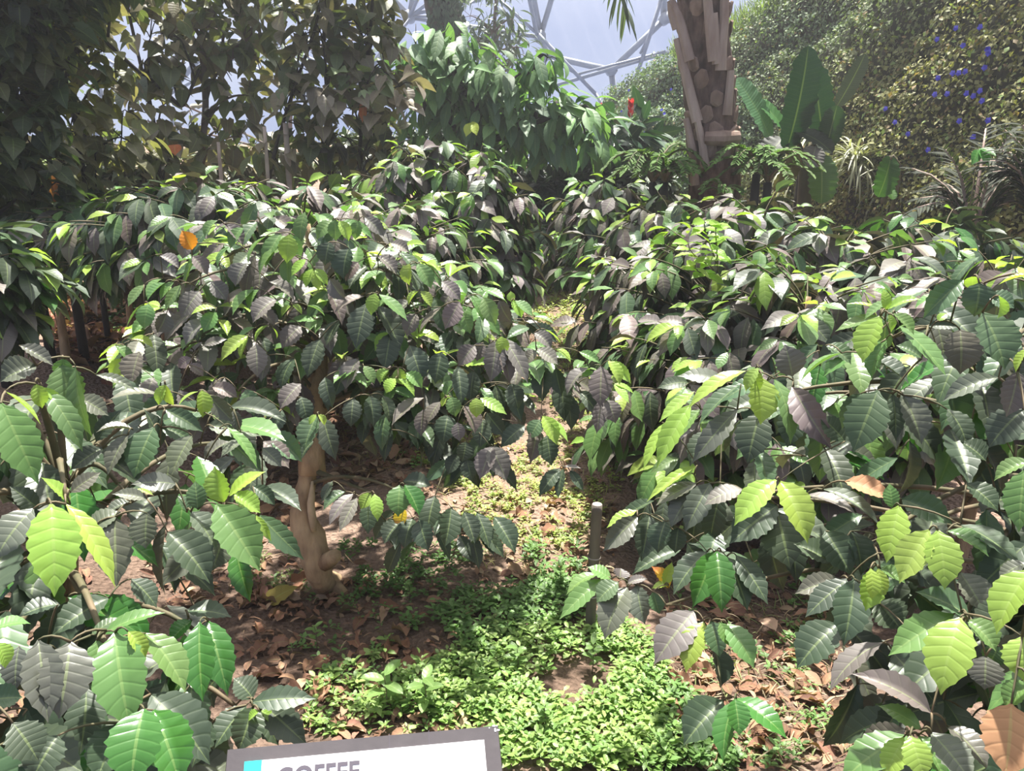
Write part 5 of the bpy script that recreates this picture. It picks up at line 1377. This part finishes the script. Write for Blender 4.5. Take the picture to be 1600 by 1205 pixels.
weeds([(640, 700), (900, 650), (1010, 690), (960, 780), (890, 860), (760, 850), (690, 760)], 620, .026, .03, W3)
weeds([(930, 650), (1030, 600), (1060, 720), (960, 745)], 260, .032, .05, W2)
weeds([(800, 440), (890, 430), (960, 520), (1010, 560), (870, 570)], 420, .04, .06, W3)
weeds([(780, 560), (1020, 560), (1030, 650), (880, 660)], 380, .034, .05, W3 + W2)
weeds([(560, 660), (760, 640), (700, 720), (640, 740)], 200, .03, .04, W3 + W2)
weeds([(820, 860), (930, 850), (940, 960), (820, 960)], 60, .035, .06, W2)
weeds([(480, 1080), (580, 1020), (620, 1000), (600, 1110), (500, 1120)], 40, .034, .04, W1)
weeds([(400, 900), (640, 940), (700, 1060), (480, 1100)], 60, .024, .03, W2)
weeds([(1050, 930), (1260, 900), (1320, 1100), (1250, 1205), (1100, 1205)], 130, .026, .03, W2)
weeds([(165, 480), (215, 470), (205, 540), (170, 520)], 60, .05, .06, W2)
weeds([(380, 860), (470, 840), (500, 930), (400, 930)], 40, .024, .03, [(.14, .17, .05)])
weeds([(470, 1110), (620, 1085), (780, 1110), (780, 1145), (470, 1160)], 70, .028, .03, W1)
o = WD.build('groundcover', M_SMALL, None, shape='oval', nu=3, nv=2); tag(o, 'low carpet of small-leaved green weeds on the soil', 'groundcover', kind='stuff')
# dry grass blades
GR = Leaves()
def grass(poly, n, l0, cols):
    for (x, y) in poly_points(poly, n):
        p = G(x, y); d = norm(np.array([rng.normal(0, .8), rng.normal(0, .8), rng.uniform(.1, .7)]))
        GR.add(p, d * l0 * rng.uniform(.5, 1.3), np.array([rng.normal(0, .4), -.3, 1.0]), .004, np.array(cols[rng.integers(len(cols))]) * rng.uniform(.7, 1.3), .6, .3, rng.uniform(.3, 1.6), .1, 0, 0)
grass([(800, 440), (890, 430), (1000, 540), (1050, 640), (880, 640), (780, 560)], 900, .12, [(.36, .33, .12), (.42, .34, .16), (.22, .27, .08)])
grass([(640, 690), (960, 690), (950, 900), (760, 900)], 500, .06, [(.45, .36, .2), (.36, .34, .13)])
grass([(1040, 880), (1320, 880), (1320, 1200), (1060, 1200)], 500, .07, [(.42, .33, .22), (.20, .24, .09)])
grass([(520, 640), (720, 640), (640, 740), (520, 740)], 350, .08, [(.32, .28, .11), (.38, .28, .15)])
o = GR.build('grass', M_STRAP, None, shape='strap', nu=4, nv=1); tag(o, 'thin dry grass blades on the trodden earth', 'grass', kind='stuff')
# taller seedlings that stand out of the carpet
for (x, y, s, n, lab) in ((604, 1098, .075, 6, 'broad-leaved seedling at the top edge of the sign'), (665, 1100, .07, 6, 'broad-leaved seedling just right of the one at the sign edge'), (808, 1040, .045, 10, 'upright weed with a stalk in the brightest weeds'), (925, 1035, .045, 9, 'round-leaved weed below the bamboo stake'), (875, 905, .04, 9, 'thin upright weed left of the bamboo stake'), (850, 1130, .035, 12, 'tall thin weed in the middle of the weed carpet'), (640, 930, .03, 8, 'small weed right of the twisted trunk foot'), (495, 1000, .035, 8, 'lone weed on the dark soil between trunk and sign')):
    p = G(x, y + 18); rt = empty('seedling', p); tag(rt, lab, 'weed')
    h = .07 + s * .9; T = Tubes(); T.add(spline([p, p + np.array([.004, 0, h * .5]), p + np.array([.0, -.005, h])], 6), np.linspace(.002, .001, 6), 5); T.build('stem', M_TWIG, rt)
    LF = Leaves()
    for q in range(n):
        az = q * 2.4 + x; hd = np.array([math.cos(az), math.sin(az), 0]); f = 1 - .6 * q / n
        d = norm(hd + np.array([0, 0, rng.uniform(0, .5)])); LF.add(p + np.array([0, 0, h * f]), d * s * rng.uniform(.7, 1.1), np.array([0, -.2, 1.0]), s * .45, np.array((.17, .28, .085)) * rng.uniform(.8, 1.25), .4, .36, .5, .2, 0, 0)
    LF.build('foliage', M_SMALL, rt, shape='oval', nu=6, nv=4)
# ------------------------------------------------------------------ scattering volume added to imitate lens glare
def glare_haze():
    m, t = mat_new('glare_veil')
    o = N(t, 'ShaderNodeOutputMaterial')
    v = N(t, 'ShaderNodeVolumeScatter')
    v.inputs['Density'].default_value = 0.0045
    v.inputs['Anisotropy'].default_value = 0.55
    v.inputs['Color'].default_value = (0.95, 0.95, 1.0, 1)
    t.links.new(v.outputs[0], o.inputs['Volume'])
    x0, x1, y0, y1, z0, z1 = -13.5, 13.5, -2.5, 21.5, -0.6, 9.0
    V = [(x0, y0, z0), (x1, y0, z0), (x1, y1, z0), (x0, y1, z0), (x0, y0, z1), (x1, y0, z1), (x1, y1, z1), (x0, y1, z1)]
    F = [(0, 3, 2, 1), (4, 5, 6, 7), (0, 1, 5, 4), (1, 2, 6, 5), (2, 3, 7, 6), (3, 0, 4, 7)]
    tag(obj('glare_haze', V, F, m, smooth=False), 'thin added veil that imitates lens glare', 'glare_haze', kind='stuff')
glare_haze()
